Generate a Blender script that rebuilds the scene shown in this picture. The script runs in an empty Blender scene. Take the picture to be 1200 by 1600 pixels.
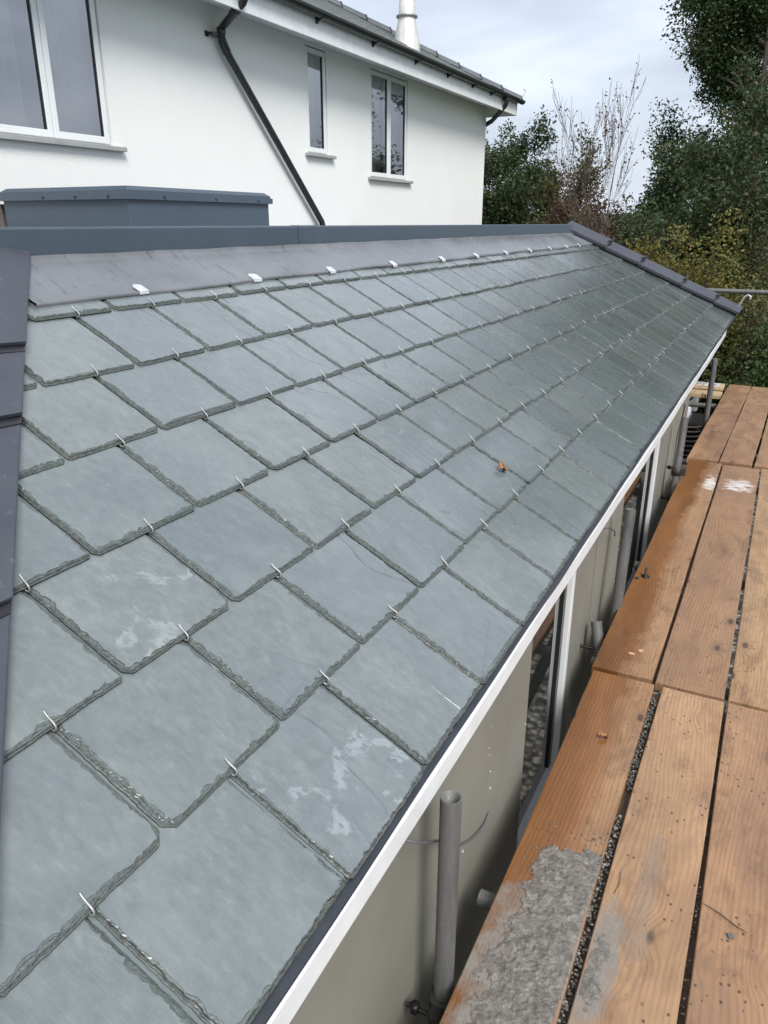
import bpy, bmesh, math, random
import numpy as np
from mathutils import Vector, Matrix
R = math.radians
random.seed(4)
rng = np.random.default_rng(11)
ZC = 3.2                      # eye height above the ground; heights below are given relative to the eye
SC = bpy.context.scene
COL = SC.collection

# ------------------------------------------------------------------ camera
cd = bpy.data.cameras.new('camera'); cam = bpy.data.objects.new('camera', cd); COL.objects.link(cam)
cd.sensor_fit = 'VERTICAL'; cd.sensor_height = 24.0; cd.lens = 1188 / 1600 * 24.0
cd.clip_start = 0.02; cd.clip_end = 3000
cam.location = (0, 0, ZC)
cam.rotation_euler = (R(90 - 20.81), 0, R(26.955))
SC.camera = cam
# ------------------------------------------------------------------ sky
W = bpy.data.worlds.new('World'); SC.world = W; W.use_nodes = True
nt = W.node_tree; nt.nodes.clear()
def N(t, typ, **kw):
    n = t.nodes.new(typ)
    for k, v in kw.items(): setattr(n, k, v)
    return n
SUN_EL, SUN_ROT = 48, 235
out = N(nt, 'ShaderNodeOutputWorld'); bg = N(nt, 'ShaderNodeBackground')
sky = N(nt, 'ShaderNodeTexSky'); sky.sky_type = 'NISHITA'; sky.sun_disc = False
sky.sun_elevation = R(SUN_EL); sky.sun_rotation = R(SUN_ROT); sky.altitude = 60; sky.dust_density = 2.0
tc = N(nt, 'ShaderNodeTexCoord'); mp = N(nt, 'ShaderNodeMapping'); mp.inputs['Scale'].default_value = (1, 1, 3.2)
mp.inputs['Rotation'].default_value = (0, 0, 0.5)
n1 = N(nt, 'ShaderNodeTexNoise'); n1.inputs['Scale'].default_value = 2.6; n1.inputs['Detail'].default_value = 7; n1.inputs['Roughness'].default_value = .5
n1.inputs['Distortion'].default_value = .25
r1 = N(nt, 'ShaderNodeValToRGB')
r1.color_ramp.elements[0].position = .33; r1.color_ramp.elements[0].color = (2.7, 2.95, 3.5, 1)
r1.color_ramp.elements[1].position = .68; r1.color_ramp.elements[1].color = (5.4, 5.65, 6.05, 1)
e = r1.color_ramp.elements.new(.5); e.color = (3.85, 4.2, 4.8, 1)
mx = N(nt, 'ShaderNodeMixRGB'); mx.inputs[0].default_value = .88
nt.links.new(tc.outputs['Generated'], mp.inputs[0]); nt.links.new(mp.outputs[0], n1.inputs['Vector'])
nt.links.new(n1.outputs['Fac'], r1.inputs[0]); nt.links.new(sky.outputs[0], mx.inputs[1]); nt.links.new(r1.outputs[0], mx.inputs[2])
nt.links.new(mx.outputs[0], bg.inputs[0]); bg.inputs[1].default_value = .1
nt.links.new(bg.outputs[0], out.inputs[0])
# ------------------------------------------------------------------ sun behind cloud
sl = bpy.data.lights.new('sun', 'SUN'); sl.energy = 1.85; sl.angle = R(25); sl.color = (1, .97, .92)
so = bpy.data.objects.new('sun', sl); COL.objects.link(so)
az = R(SUN_ROT)
sdir = Vector((math.sin(az) * math.cos(R(SUN_EL)), math.cos(az) * math.cos(R(SUN_EL)), math.sin(R(SUN_EL))))
sdir = Vector((.55, -.45, .75)).normalized()
sky.sun_rotation = math.atan2(sdir.x, sdir.y); sky.sun_elevation = math.asin(sdir.z)
so.rotation_euler = sdir.to_track_quat('Z', 'Y').to_euler(); so.location = (5, -5, 20)
SC.view_settings.view_transform = 'Standard'; SC.view_settings.look = 'None'
SC.view_settings.exposure = 1.05; SC.view_settings.gamma = 1.0
SC.cycles.max_bounces = 6

# ------------------------------------------------------------------ material helpers
class Mat:
    def __init__(s, name, rough=.6, metal=0, spec=.5):
        s.m = bpy.data.materials.new(name); s.m.use_nodes = True; s.t = s.m.node_tree
        s.b = s.t.nodes['Principled BSDF']; s.b.inputs['Roughness'].default_value = rough
        s.b.inputs['Metallic'].default_value = metal; s.b.inputs['Specular IOR Level'].default_value = spec
        s._c = {}
    def n(s, typ, **kw): return N(s.t, typ, **kw)
    def l(s, a, b): s.t.links.new(a, b)
    def co(s, kind='Object', scale=(1, 1, 1), rot=(0, 0, 0), attr=None):
        if attr: a = s.n('ShaderNodeAttribute', attribute_name=attr); o = a.outputs['Vector']
        else: a = s.n('ShaderNodeTexCoord'); o = a.outputs[kind]
        m = s.n('ShaderNodeMapping'); m.inputs['Scale'].default_value = scale; m.inputs['Rotation'].default_value = rot
        s.l(o, m.inputs[0]); return m.outputs[0]
    def noise(s, v, scale=5, detail=4, rough=.5, dist=0, w=None):
        x = s.n('ShaderNodeTexNoise'); x.inputs['Scale'].default_value = scale; x.inputs['Detail'].default_value = detail
        x.inputs['Roughness'].default_value = rough; x.inputs['Distortion'].default_value = dist
        if w is not None:
            x.noise_dimensions = '4D'
            if isinstance(w, (int, float)): x.inputs['W'].default_value = w
            else: s.l(w, x.inputs['W'])
        s.l(v, x.inputs['Vector']); return x.outputs['Fac']
    def vor(s, v, scale=5, feature='F1', out='Distance', rnd=1):
        x = s.n('ShaderNodeTexVoronoi', feature=feature); x.inputs['Scale'].default_value = scale
        x.inputs['Randomness'].default_value = rnd
        s.l(v, x.inputs['Vector']); return x.outputs[out]
    def ramp(s, f, stops, interp='LINEAR'):
        r = s.n('ShaderNodeValToRGB'); cr = r.color_ramp; cr.interpolation = interp
        while len(cr.elements) < len(stops): cr.elements.new(.5)
        for el, (p, c) in zip(cr.elements, stops):
            el.position = p
            el.color = (c, c, c, 1) if isinstance(c, (int, float)) else (*c, 1)
        s.l(f, r.inputs[0]); return r.outputs[0]
    def mix(s, f, a, b, mode='MIX'):
        x = s.n('ShaderNodeMixRGB', blend_type=mode)
        for i, v in ((0, f), (1, a), (2, b)):
            if isinstance(v, (int, float)): x.inputs[i].default_value = v if i == 0 else (v, v, v, 1)
            elif isinstance(v, tuple): x.inputs[i].default_value = (*v, 1)
            else: s.l(v, x.inputs[i])
        return x.outputs[0]
    def math(s, op, a, b=0, c=None):
        x = s.n('ShaderNodeMath', operation=op)
        for i, v in enumerate((a, b) if c is None else (a, b, c)):
            if isinstance(v, (int, float)): x.inputs[i].default_value = v
            else: s.l(v, x.inputs[i])
        return x.outputs[0]
    def color(s, v):
        if isinstance(v, tuple): s.b.inputs['Base Color'].default_value = (*v, 1)
        else: s.l(v, s.b.inputs['Base Color'])
        return s
    def rough(s, v):
        if isinstance(v, (int, float)): s.b.inputs['Roughness'].default_value = v
        else: s.l(v, s.b.inputs['Roughness'])
    def bump(s, h, dist=.002, strength=1.0, normal=None):
        x = s.n('ShaderNodeBump'); x.inputs['Distance'].default_value = dist; x.inputs['Strength'].default_value = strength
        s.l(h, x.inputs['Height'])
        if normal is not None: s.l(normal, x.inputs['Normal'])
        s.l(x.outputs[0], s.b.inputs['Normal']); return x.outputs[0]

def plain(name, col, rough=.5, metal=0, spec=.5, var=.12, vs=3., bump=0, bs=60., streak=None):
    m = Mat(name, rough, metal, spec)
    v = m.co(scale=streak or (1, 1, 1))
    n = m.noise(v, vs, 6, .6)
    m.color(m.mix(m.ramp(n, [(.3, 0.), (.7, 1.)]), tuple(c * (1 - var) for c in col), tuple(min(1, c * (1 + var)) for c in col)))
    m.rough(m.math('ADD', m.math('MULTIPLY', m.noise(v, vs * 3, 5), .25), rough - .12))
    if bump: m.bump(m.noise(m.co(), bs, 5, .6), bump)
    return m.m

# ------------------------------------------------------------------ mesh helpers
WL = {}                                    # world location of every object made here
class MB:
    def __init__(s): s.v = []; s.f = []; s.smooth = []
    def add(s, vs, fs, smooth=False):
        o = len(s.v); s.v += [tuple(map(float, p)) for p in vs]
        s.f += [tuple(i + o for i in f) for f in fs]; s.smooth += [smooth] * len(fs)
        return s
    def box(s, a, b, bev=0., rz=0, c=None):
        bm = bmesh.new(); bmesh.ops.create_cube(bm, size=1)
        a, b = Vector(a), Vector(b); d = b - a; m = (a + b) / 2
        for v in bm.verts: v.co = Vector((v.co.x * d.x, v.co.y * d.y, v.co.z * d.z))
        if bev: bmesh.ops.bevel(bm, geom=list(bm.edges), offset=bev, segments=2, affect='EDGES', profile=.5)
        M = Matrix.Translation(m) @ Matrix.Rotation(rz, 4, 'Z')
        s.bm(bm, M); return s
    def bm(s, bm, M=Matrix(), smooth=False):
        bm.verts.index_update(); bm.verts.ensure_lookup_table()
        s.add([M @ v.co for v in bm.verts], [[v.index for v in f.verts] for f in bm.faces], smooth); bm.free()
    def tube(s, pts, r, seg=12, cap=True, hollow=0.):
        pts = [Vector(p) for p in pts]; n = len(pts)
        rs = r if isinstance(r, (list, tuple)) else [r] * n
        vs = []; fs = []; prev = None
        for i, p in enumerate(pts):
            t = (pts[min(i + 1, n - 1)] - pts[max(i - 1, 0)]).normalized()
            if prev is None:
                a = Vector((0, 0, 1)) if abs(t.z) < .9 else Vector((1, 0, 0)); x = t.cross(a).normalized()
            else: x = (prev - t * prev.dot(t)).normalized()
            prev = x; y = t.cross(x)
            for k in range(seg):
                an = 2 * math.pi * k / seg; vs.append(p + (x * math.cos(an) + y * math.sin(an)) * rs[i])
        for i in range(n - 1):
            for k in range(seg):
                k2 = (k + 1) % seg; fs.append((i * seg + k, i * seg + k2, (i + 1) * seg + k2, (i + 1) * seg + k))
        s.add(vs, fs, True)
        if hollow:                          # open end with wall thickness
            for (i, sg) in ((0, 1), (n - 1, -1)):
                t = (pts[1] - pts[0]).normalized() if i == 0 else (pts[-1] - pts[-2]).normalized() * -1
                ring = vs[i * seg:(i + 1) * seg]; c = pts[i]; k_ = 1 - hollow / rs[i]
                inn = [c + (q - c) * k_ for q in ring]; dp = [q + t * .12 for q in inn]
                F = []
                for k in range(seg):
                    k2 = (k + 1) % seg
                    F.append((k, k2, seg + k2, seg + k)); F.append((seg + k, seg + k2, 2 * seg + k2, 2 * seg + k))
                s.add(ring + inn + dp, F, True)
                s.add(dp, [tuple(range(seg))])
        elif cap:
            s.add(vs[:seg], [tuple(range(seg))[::-1]]); s.add(vs[-seg:], [tuple(range(seg))])
        return s
    def lathe(s, prof, c, seg=24, axis='Z'):
        vs = []; fs = []
        for (r, z) in prof:
            for k in range(seg):
                a = 2 * math.pi * k / seg; vs.append((c[0] + r * math.cos(a), c[1] + r * math.sin(a), c[2] + z))
        for i in range(len(prof) - 1):
            for k in range(seg):
                k2 = (k + 1) % seg; fs.append((i * seg + k, i * seg + k2, (i + 1) * seg + k2, (i + 1) * seg + k))
        s.add(vs, fs, True); return s
    def prism(s, prof, y0, y1, plane='XZ'):
        """closed profile [(x,z)] extruded along Y"""
        n = len(prof); vs = [(x, y0, z) for x, z in prof] + [(x, y1, z) for x, z in prof]
        fs = [(i, (i + 1) % n, n + (i + 1) % n, n + i) for i in range(n)] + [tuple(range(n))[::-1], tuple(range(n, 2 * n))]
        s.add(vs, fs); return s
    def build(s, name, mat, parent=None, **kw):
        me = bpy.data.meshes.new(name)
        wl = WL[parent] if parent else Vector((0, 0, ZC)) * 0
        off = Vector((0, 0, ZC)) - wl
        base = Vector((0, 0, 0))
        if parent is None:                  # own origin at the base of the thing
            xs = np.array(s.v); lo = xs.min(0); hi = xs.max(0)
            base = Vector(((lo[0] + hi[0]) / 2, (lo[1] + hi[1]) / 2, lo[2] + ZC)); off = Vector((0, 0, ZC)) - base
        V = np.array(s.v) + np.array(off)
        me.from_pydata(V.tolist(), [], s.f)
        me.polygons.foreach_set('use_smooth', s.smooth)
        me.materials.append(mat); me.update()
        o = bpy.data.objects.new(name, me); COL.objects.link(o)
        bm = bmesh.new(); bm.from_mesh(me); bmesh.ops.recalc_face_normals(bm, faces=bm.faces); bm.to_mesh(me); bm.free()
        if parent: o.parent = parent; WL[o] = WL[parent]
        else: o.location = base; WL[o] = base
        for k, v in kw.items(): o[k] = v
        return o
def thing(name, label, cat, loc, group=None):
    o = bpy.data.objects.new(name, None); COL.objects.link(o); o.empty_display_size = .2
    o.location = (loc[0], loc[1], loc[2] + ZC); WL[o] = Vector(o.location)
    return tag(o, label, cat, group)
def tag(o, label, cat, group=None, kind=None):
    if label: o['label'] = label
    if cat: o['category'] = cat
    if group: o['group'] = group
    if kind: o['kind'] = kind
    return o
def smooth_by_angle(o, a=35):
    pass

# ------------------------------------------------------------------ materials
M_render = Mat('white_render', .85)
v = M_render.co()
n_ = M_render.noise(v, .7, 5, .55); n2_ = M_render.noise(M_render.co(scale=(6, 6, .7)), 1.2, 4, .6)
c_ = M_render.mix(M_render.ramp(n_, [(.3, 0.), (.7, 1.)]), (.77, .775, .755), (.82, .825, .805))
c_ = M_render.mix(M_render.math('MULTIPLY', M_render.ramp(n2_, [(.55, 0.), (.8, 1.)]), .10), c_, (.62, .62, .56))
sxyz = M_render.n('ShaderNodeSeparateXYZ'); M_render.l(M_render.co(), sxyz.inputs[0])
M_render.color(c_); M_render.bump(M_render.noise(v, 90, 6, .7), .006, .7)
M_render = M_render.m

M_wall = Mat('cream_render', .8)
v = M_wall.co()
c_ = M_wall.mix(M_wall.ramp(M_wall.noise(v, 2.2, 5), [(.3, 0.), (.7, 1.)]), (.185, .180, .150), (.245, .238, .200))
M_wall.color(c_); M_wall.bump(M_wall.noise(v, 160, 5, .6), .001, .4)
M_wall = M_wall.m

M_panel = plain('grey_panel', (.20, .195, .175), .7, var=.1, vs=5)
M_white = plain('white_plastic', (.74, .76, .77), .35, var=.04, vs=2)
M_fascia = plain('white_board', (.78, .80, .81), .4, var=.07, vs=9)
M_soffit = plain('soffit_white', (.68, .70, .70), .5, var=.04)
M_sill = plain('stone_sill', (.33, .34, .33), .8, var=.12, vs=8, bump=.001)
M_tray = plain('eave_tray_plastic', (.030, .034, .044), .4, var=.2, vs=12)
M_black = plain('black_plastic', (.018, .019, .021), .3, var=.15, vs=4)
M_coupler = plain('rusty_steel', (.06, .055, .05), .6, metal=.5, var=.35, vs=30, bump=.001)
M_bolt = plain('black_iron', (.015, .014, .014), .45, metal=.4)
M_steel = plain('bright_steel', (.46, .46, .44), .5, metal=.7, var=.15, vs=40)
M_lead = plain('aluminium_tab', (.66, .68, .71), .45, metal=.3, var=.3, vs=45, bump=.002)
M_flue = plain('flue_steel', (.72, .70, .66), .45, metal=.35, var=.15, vs=7, streak=(3, 3, .6))
M_flue2 = plain('flue_band', (.36, .37, .38), .4, metal=.5)

def membrane(name, col, col2, rough, streaks=.4, spots=False, spec=.5):
    m = Mat(name, rough, 0, spec); v = m.co()
    a = m.noise(v, 1.8, 6, .65, .4); b = m.noise(m.co(scale=(1.4, 5, 1.4), rot=(0, 0, .5)), 7, 5, .7)
    c = m.mix(m.ramp(a, [(.32, 0.), (.68, 1.)]), col, col2)
    c = m.mix(m.math('MULTIPLY', m.ramp(b, [(.58, 0.), (.66, 1.)]), streaks), c, tuple(x * .55 for x in col))
    m.color(c); m.rough(m.math('ADD', m.math('MULTIPLY', m.ramp(a, [(.35, 0.), (.65, 1.)]), .18), rough - .1))
    m.bump(m.noise(v, 25, 5, .6), .003, .35)
    return m.m
M_up = membrane('blue_grey_membrane', (.052, .074, .098), (.066, .091, .117), .42, .12)
M_cap = membrane('blue_grey_metal', (.055, .078, .105), (.066, .092, .12), .38, .05)
M_flat = membrane('flat_roof_membrane', (.085, .11, .14), (.14, .17, .2), .16, .3)
M_flash = membrane('lilac_grey_flashing', (.118, .123, .134), (.205, .213, .228), .27, .6)
M_hip = Mat('hip_tile_fibre', .5); v = M_hip.co()
c_ = M_hip.mix(M_hip.ramp(M_hip.noise(v, 5, 6, .6), [(.3, 0.), (.7, 1.)]), (.050, .054, .070), (.068, .072, .088))
c_ = M_hip.mix(M_hip.math('MULTIPLY', M_hip.ramp(M_hip.noise(v, 26, 4, .7), [(.62, 0.), (.7, 1.)]), .25), c_, (.22, .23, .26))
M_hip.color(c_); M_hip.bump(M_hip.noise(v, 120, 4), .0008, .5); M_hip = M_hip.m

def tube_mat(name, c1, c2, seed):
    m = Mat(name, .55, .25); v = m.co(); vs = m.co(scale=(1, 1, .12))
    c = m.mix(m.ramp(m.noise(vs, 28, 6, .7, w=seed), [(.35, 0.), (.65, 1.)]), c1, c2)
    c = m.mix(m.math('MULTIPLY', m.ramp(m.noise(v, 60, 4, .7, w=seed), [(.62, 0.), (.68, 1.)]), .7), c, (.33, .32, .30))
    c = m.mix(m.math('MULTIPLY', m.ramp(m.noise(v, 14, 5, .7, w=seed + 3), [(.6, 0.), (.7, 1.)]), .45), c, (.10, .075, .055))
    m.color(c); m.bump(m.noise(v, 90, 5, .7), .0012, .6); return m.m
M_tube = tube_mat('weathered_galvanised', (.10, .10, .098), (.18, .18, .175), 1.)

# slate
M_sl = Mat('riven_slate', .4)
m = M_sl
at = m.n('ShaderNodeAttribute', attribute_name='suv'); uv = at.outputs['Vector']
rn = m.n('ShaderNodeAttribute', attribute_name='srnd'); sep = m.n('ShaderNodeSeparateColor'); m.l(rn.outputs['Color'], sep.inputs[0])
r0, r1_, r2_ = sep.outputs[0], sep.outputs[1], sep.outputs[2]
ed = m.n('ShaderNodeAttribute', attribute_name='edge').outputs['Fac']
w = m.math('MULTIPLY', r0, 37.)
def mapv(scale, rz=0):
    mm = m.n('ShaderNodeMapping'); mm.inputs['Scale'].default_value = scale; mm.inputs['Rotation'].default_value = (0, 0, rz)
    m.l(uv, mm.inputs[0]); return mm.outputs[0]
big = m.noise(mapv((2.4, 1, 1), .45), 1.6, 2, .42, .1, w=w)          # broad cleavage shapes
grain = m.noise(mapv((9, 1.1, 1), .12), 5, 8, .66, .35, w=w)           # riven streaks down the slope
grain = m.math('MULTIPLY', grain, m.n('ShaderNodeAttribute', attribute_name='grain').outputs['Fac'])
fine = m.noise(mapv((2, 1, 1)), 60, 5, .65, w=w)
mott = m.noise(mapv((1, 1, 1)), 12, 6, .65, .6, w=w)
tone = m.mix(r1_, (.140, .170, .170), (.202, .222, .208))
tone = m.mix(m.math('MULTIPLY', r2_, .5), tone, (.152, .176, .196))
cloud = m.noise(mapv((1, .8, 1), .3), 5, 6, .62, .8, w=w)
c = m.mix(m.math('MULTIPLY', m.ramp(mott, [(.3, 0.), (.72, 1.)]), .6), tone, (.112, .136, .144))
mid_ = m.noise(mapv((1.6, .8, 1), .5), 34, 6, .72, .4, w=w)
c = m.mix(m.ramp(mid_, [(.38, .5), (.55, 0.)]), c, (.105, .128, .130))
c = m.mix(m.ramp(mid_, [(.56, 0.), (.72, .4)]), c, (.27, .30, .298))
c = m.mix(m.math('MULTIPLY', m.ramp(cloud, [(.48, 0.), (.74, 1.)]), .38), c, (.255, .285, .282))
c = m.mix(m.math('MULTIPLY', m.ramp(cloud, [(.25, 1.), (.42, 0.)]), .5), c, (.145, .168, .185))
sel = m.math('GREATER_THAN', r2_, .5)
step = m.math('MULTIPLY', m.ramp(big, [(.0, 0.), (.5, .0), (.503, 1.)]), sel)
c = m.mix(m.ramp(grain, [(.30, 0.), (.62, .55)]), c, (.085, .102, .100))
c = m.mix(m.math('MULTIPLY', step, .22), c, (.13, .155, .175))
edge_line = m.math('MULTIPLY', m.ramp(big, [(.497, 0.), (.501, 1.), (.505, 0.)]), sel)
c = m.mix(m.math('MULTIPLY', edge_line, m.math('MULTIPLY', mott, .55)), c, (.07, .08, .082))
c = m.mix(m.math('MULTIPLY', m.ramp(fine, [(.68, 0.), (.76, 1.)]), .25), c, (.07, .08, .082))
# pale dried lime film on a few slates near the bottom
film = m.n('ShaderNodeAttribute', attribute_name='film').outputs['Fac']
pal = m.ramp(m.math('ADD', m.noise(mapv((1, 1, 1)), 6.5, 5, .62, 1.1, w=w), m.math('MULTIPLY', film, .03)), [(.615, 0.), (.645, .7), (.70, 1.)])
hol = m.ramp(m.vor(mapv((1, .6, 1)), 75), [(.28, 0.), (.36, 1.)])
film = m.n('ShaderNodeAttribute', attribute_name='film').outputs['Fac']
pal = m.math('MULTIPLY', m.math('MULTIPLY', pal, hol), film)
c = m.mix(m.math('MINIMUM', m.math('MULTIPLY', pal, .27), .5), c, (.40, .44, .46))
fr_ = m.math('FRACT', ed); K_ = 6.
line = m.ramp(fr_, [(0., 1.), (.14, 1.), (.22, 0.), (.80, 0.), (.97, 1.)])
brk = m.ramp(m.noise(mapv((1, 1, 1)), 55, 4, .7), [(.38, 0.), (.55, 1.)])
inn_ = m.math('LESS_THAN', ed, 9.)
base_e = m.math('MULTIPLY', m.ramp(m.math('DIVIDE', ed, 6.), [(0., 1.), (.14, .85), (.7, .6), (1., .35)]), inn_)
rough_edge = m.ramp(m.noise(mapv((1, 1, 1)), 130, 5, .7), [(.3, (.040, .047, .043)), (.7, (.125, .143, .130))])
c = m.mix(base_e, c, rough_edge)
c = m.mix(m.math('MULTIPLY', m.math('MULTIPLY', line, inn_), m.math('ADD', m.math('MULTIPLY', brk, .75), .15)), c, (.020, .024, .022))  # step and side-face lines: crease shadow painted dark into the slate colour
ed = base_e
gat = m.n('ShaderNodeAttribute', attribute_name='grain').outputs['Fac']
wet_refl = m.ramp(m.math('ADD', gat, m.math('MULTIPLY', m.math('SUBTRACT', cloud, .5), .5)), [(.45, 0.), (1., 1.)])
c = m.mix(m.math('MULTIPLY', wet_refl, .42), c, (.060, .075, .070))  # far slates darkened: wet tone and dark tree reflection painted into the colour
m.color(c)
rg = m.math('ADD', m.math('MULTIPLY', m.ramp(mott, [(.3, 0.), (.7, 1.)]), .16), .20)
m.rough(m.math('ADD', rg, m.math('MULTIPLY', ed, .3)))
b1 = m.bump(step, .0015, .7)
b2 = m.bump(grain, .0085, .85, b1)
b3 = m.bump(m.math('ADD', m.math('MULTIPLY', fine, .6), m.math('MULTIPLY', m.noise(mapv((1, 1, 1)), 210, 3), m.math('MULTIPLY', ed, 2.))), .0010, .6, b2)
wetn = m.ramp(m.noise(mapv((1, 1, 1)), 2.2, 3, .5, w=w), [(.35, .5), (.65, 1.)])
m.l(m.math('MULTIPLY', wetn, m.math('SUBTRACT', 1., ed)), m.b.inputs['Coat Weight'])
m.l(m.math('SUBTRACT', .09, m.math('MULTIPLY', wet_refl, .06)), m.b.inputs['Coat Roughness']); m.b.inputs['Coat IOR'].default_value = 1.6
cb_ = m.n('ShaderNodeBump'); cb_.inputs['Distance'].default_value = .0030; cb_.inputs['Strength'].default_value = .6; m.l(grain, cb_.inputs['Height']); m.l(b1, cb_.inputs['Normal']); m.l(cb_.outputs[0], m.b.inputs['Coat Normal'])
M_slate = M_sl.m

# pane
def glass(name, col=(.03, .04, .05), rough=.03, base=.55):
    m = Mat(name, rough, 0, .9); m.color(col); m.b.inputs['IOR'].default_value = 1.75
    m.bump(m.noise(m.co(), 1.6, 2), .012, .12)
    return m.m
M_glass = Mat('window_glass'); m = M_glass
gl_ = m.n('ShaderNodeBsdfGlossy'); gl_.inputs['Roughness'].default_value = .02; gl_.inputs['Color'].default_value = (.95, .96, 1, 1)
tp_ = m.n('ShaderNodeBsdfTransparent'); tp_.inputs[0].default_value = (.97, .98, .98, 1)
fz_ = m.n('ShaderNodeFresnel'); fz_.inputs['IOR'].default_value = 3.8; mm_ = m.n('ShaderNodeMixShader')
bp_ = m.n('ShaderNodeBump'); bp_.inputs['Distance'].default_value = .012; bp_.inputs['Strength'].default_value = .12; m.l(m.noise(m.co(), 1.6, 2), bp_.inputs['Height']); m.l(bp_.outputs[0], gl_.inputs['Normal'])
m.l(fz_.outputs[0], mm_.inputs[0]); m.l(tp_.outputs[0], mm_.inputs[1]); m.l(gl_.outputs[0], mm_.inputs[2]); m.l(mm_.outputs[0], m.t.nodes['Material Output'].inputs[0])
M_glass = M_glass.m
M_lamp = glass('lamp_glass', (.3, .32, .34), .1)

M_glass2 = glass('dark_window_glass', (.018, .022, .021)); M_glass2.node_tree.nodes['Principled BSDF'].inputs['IOR'].default_value = 2.2
M_room = plain('room_paint', (.45, .45, .46), .9)
M_curt = plain('net_curtain', (.88, .89, .9), .9)

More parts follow.
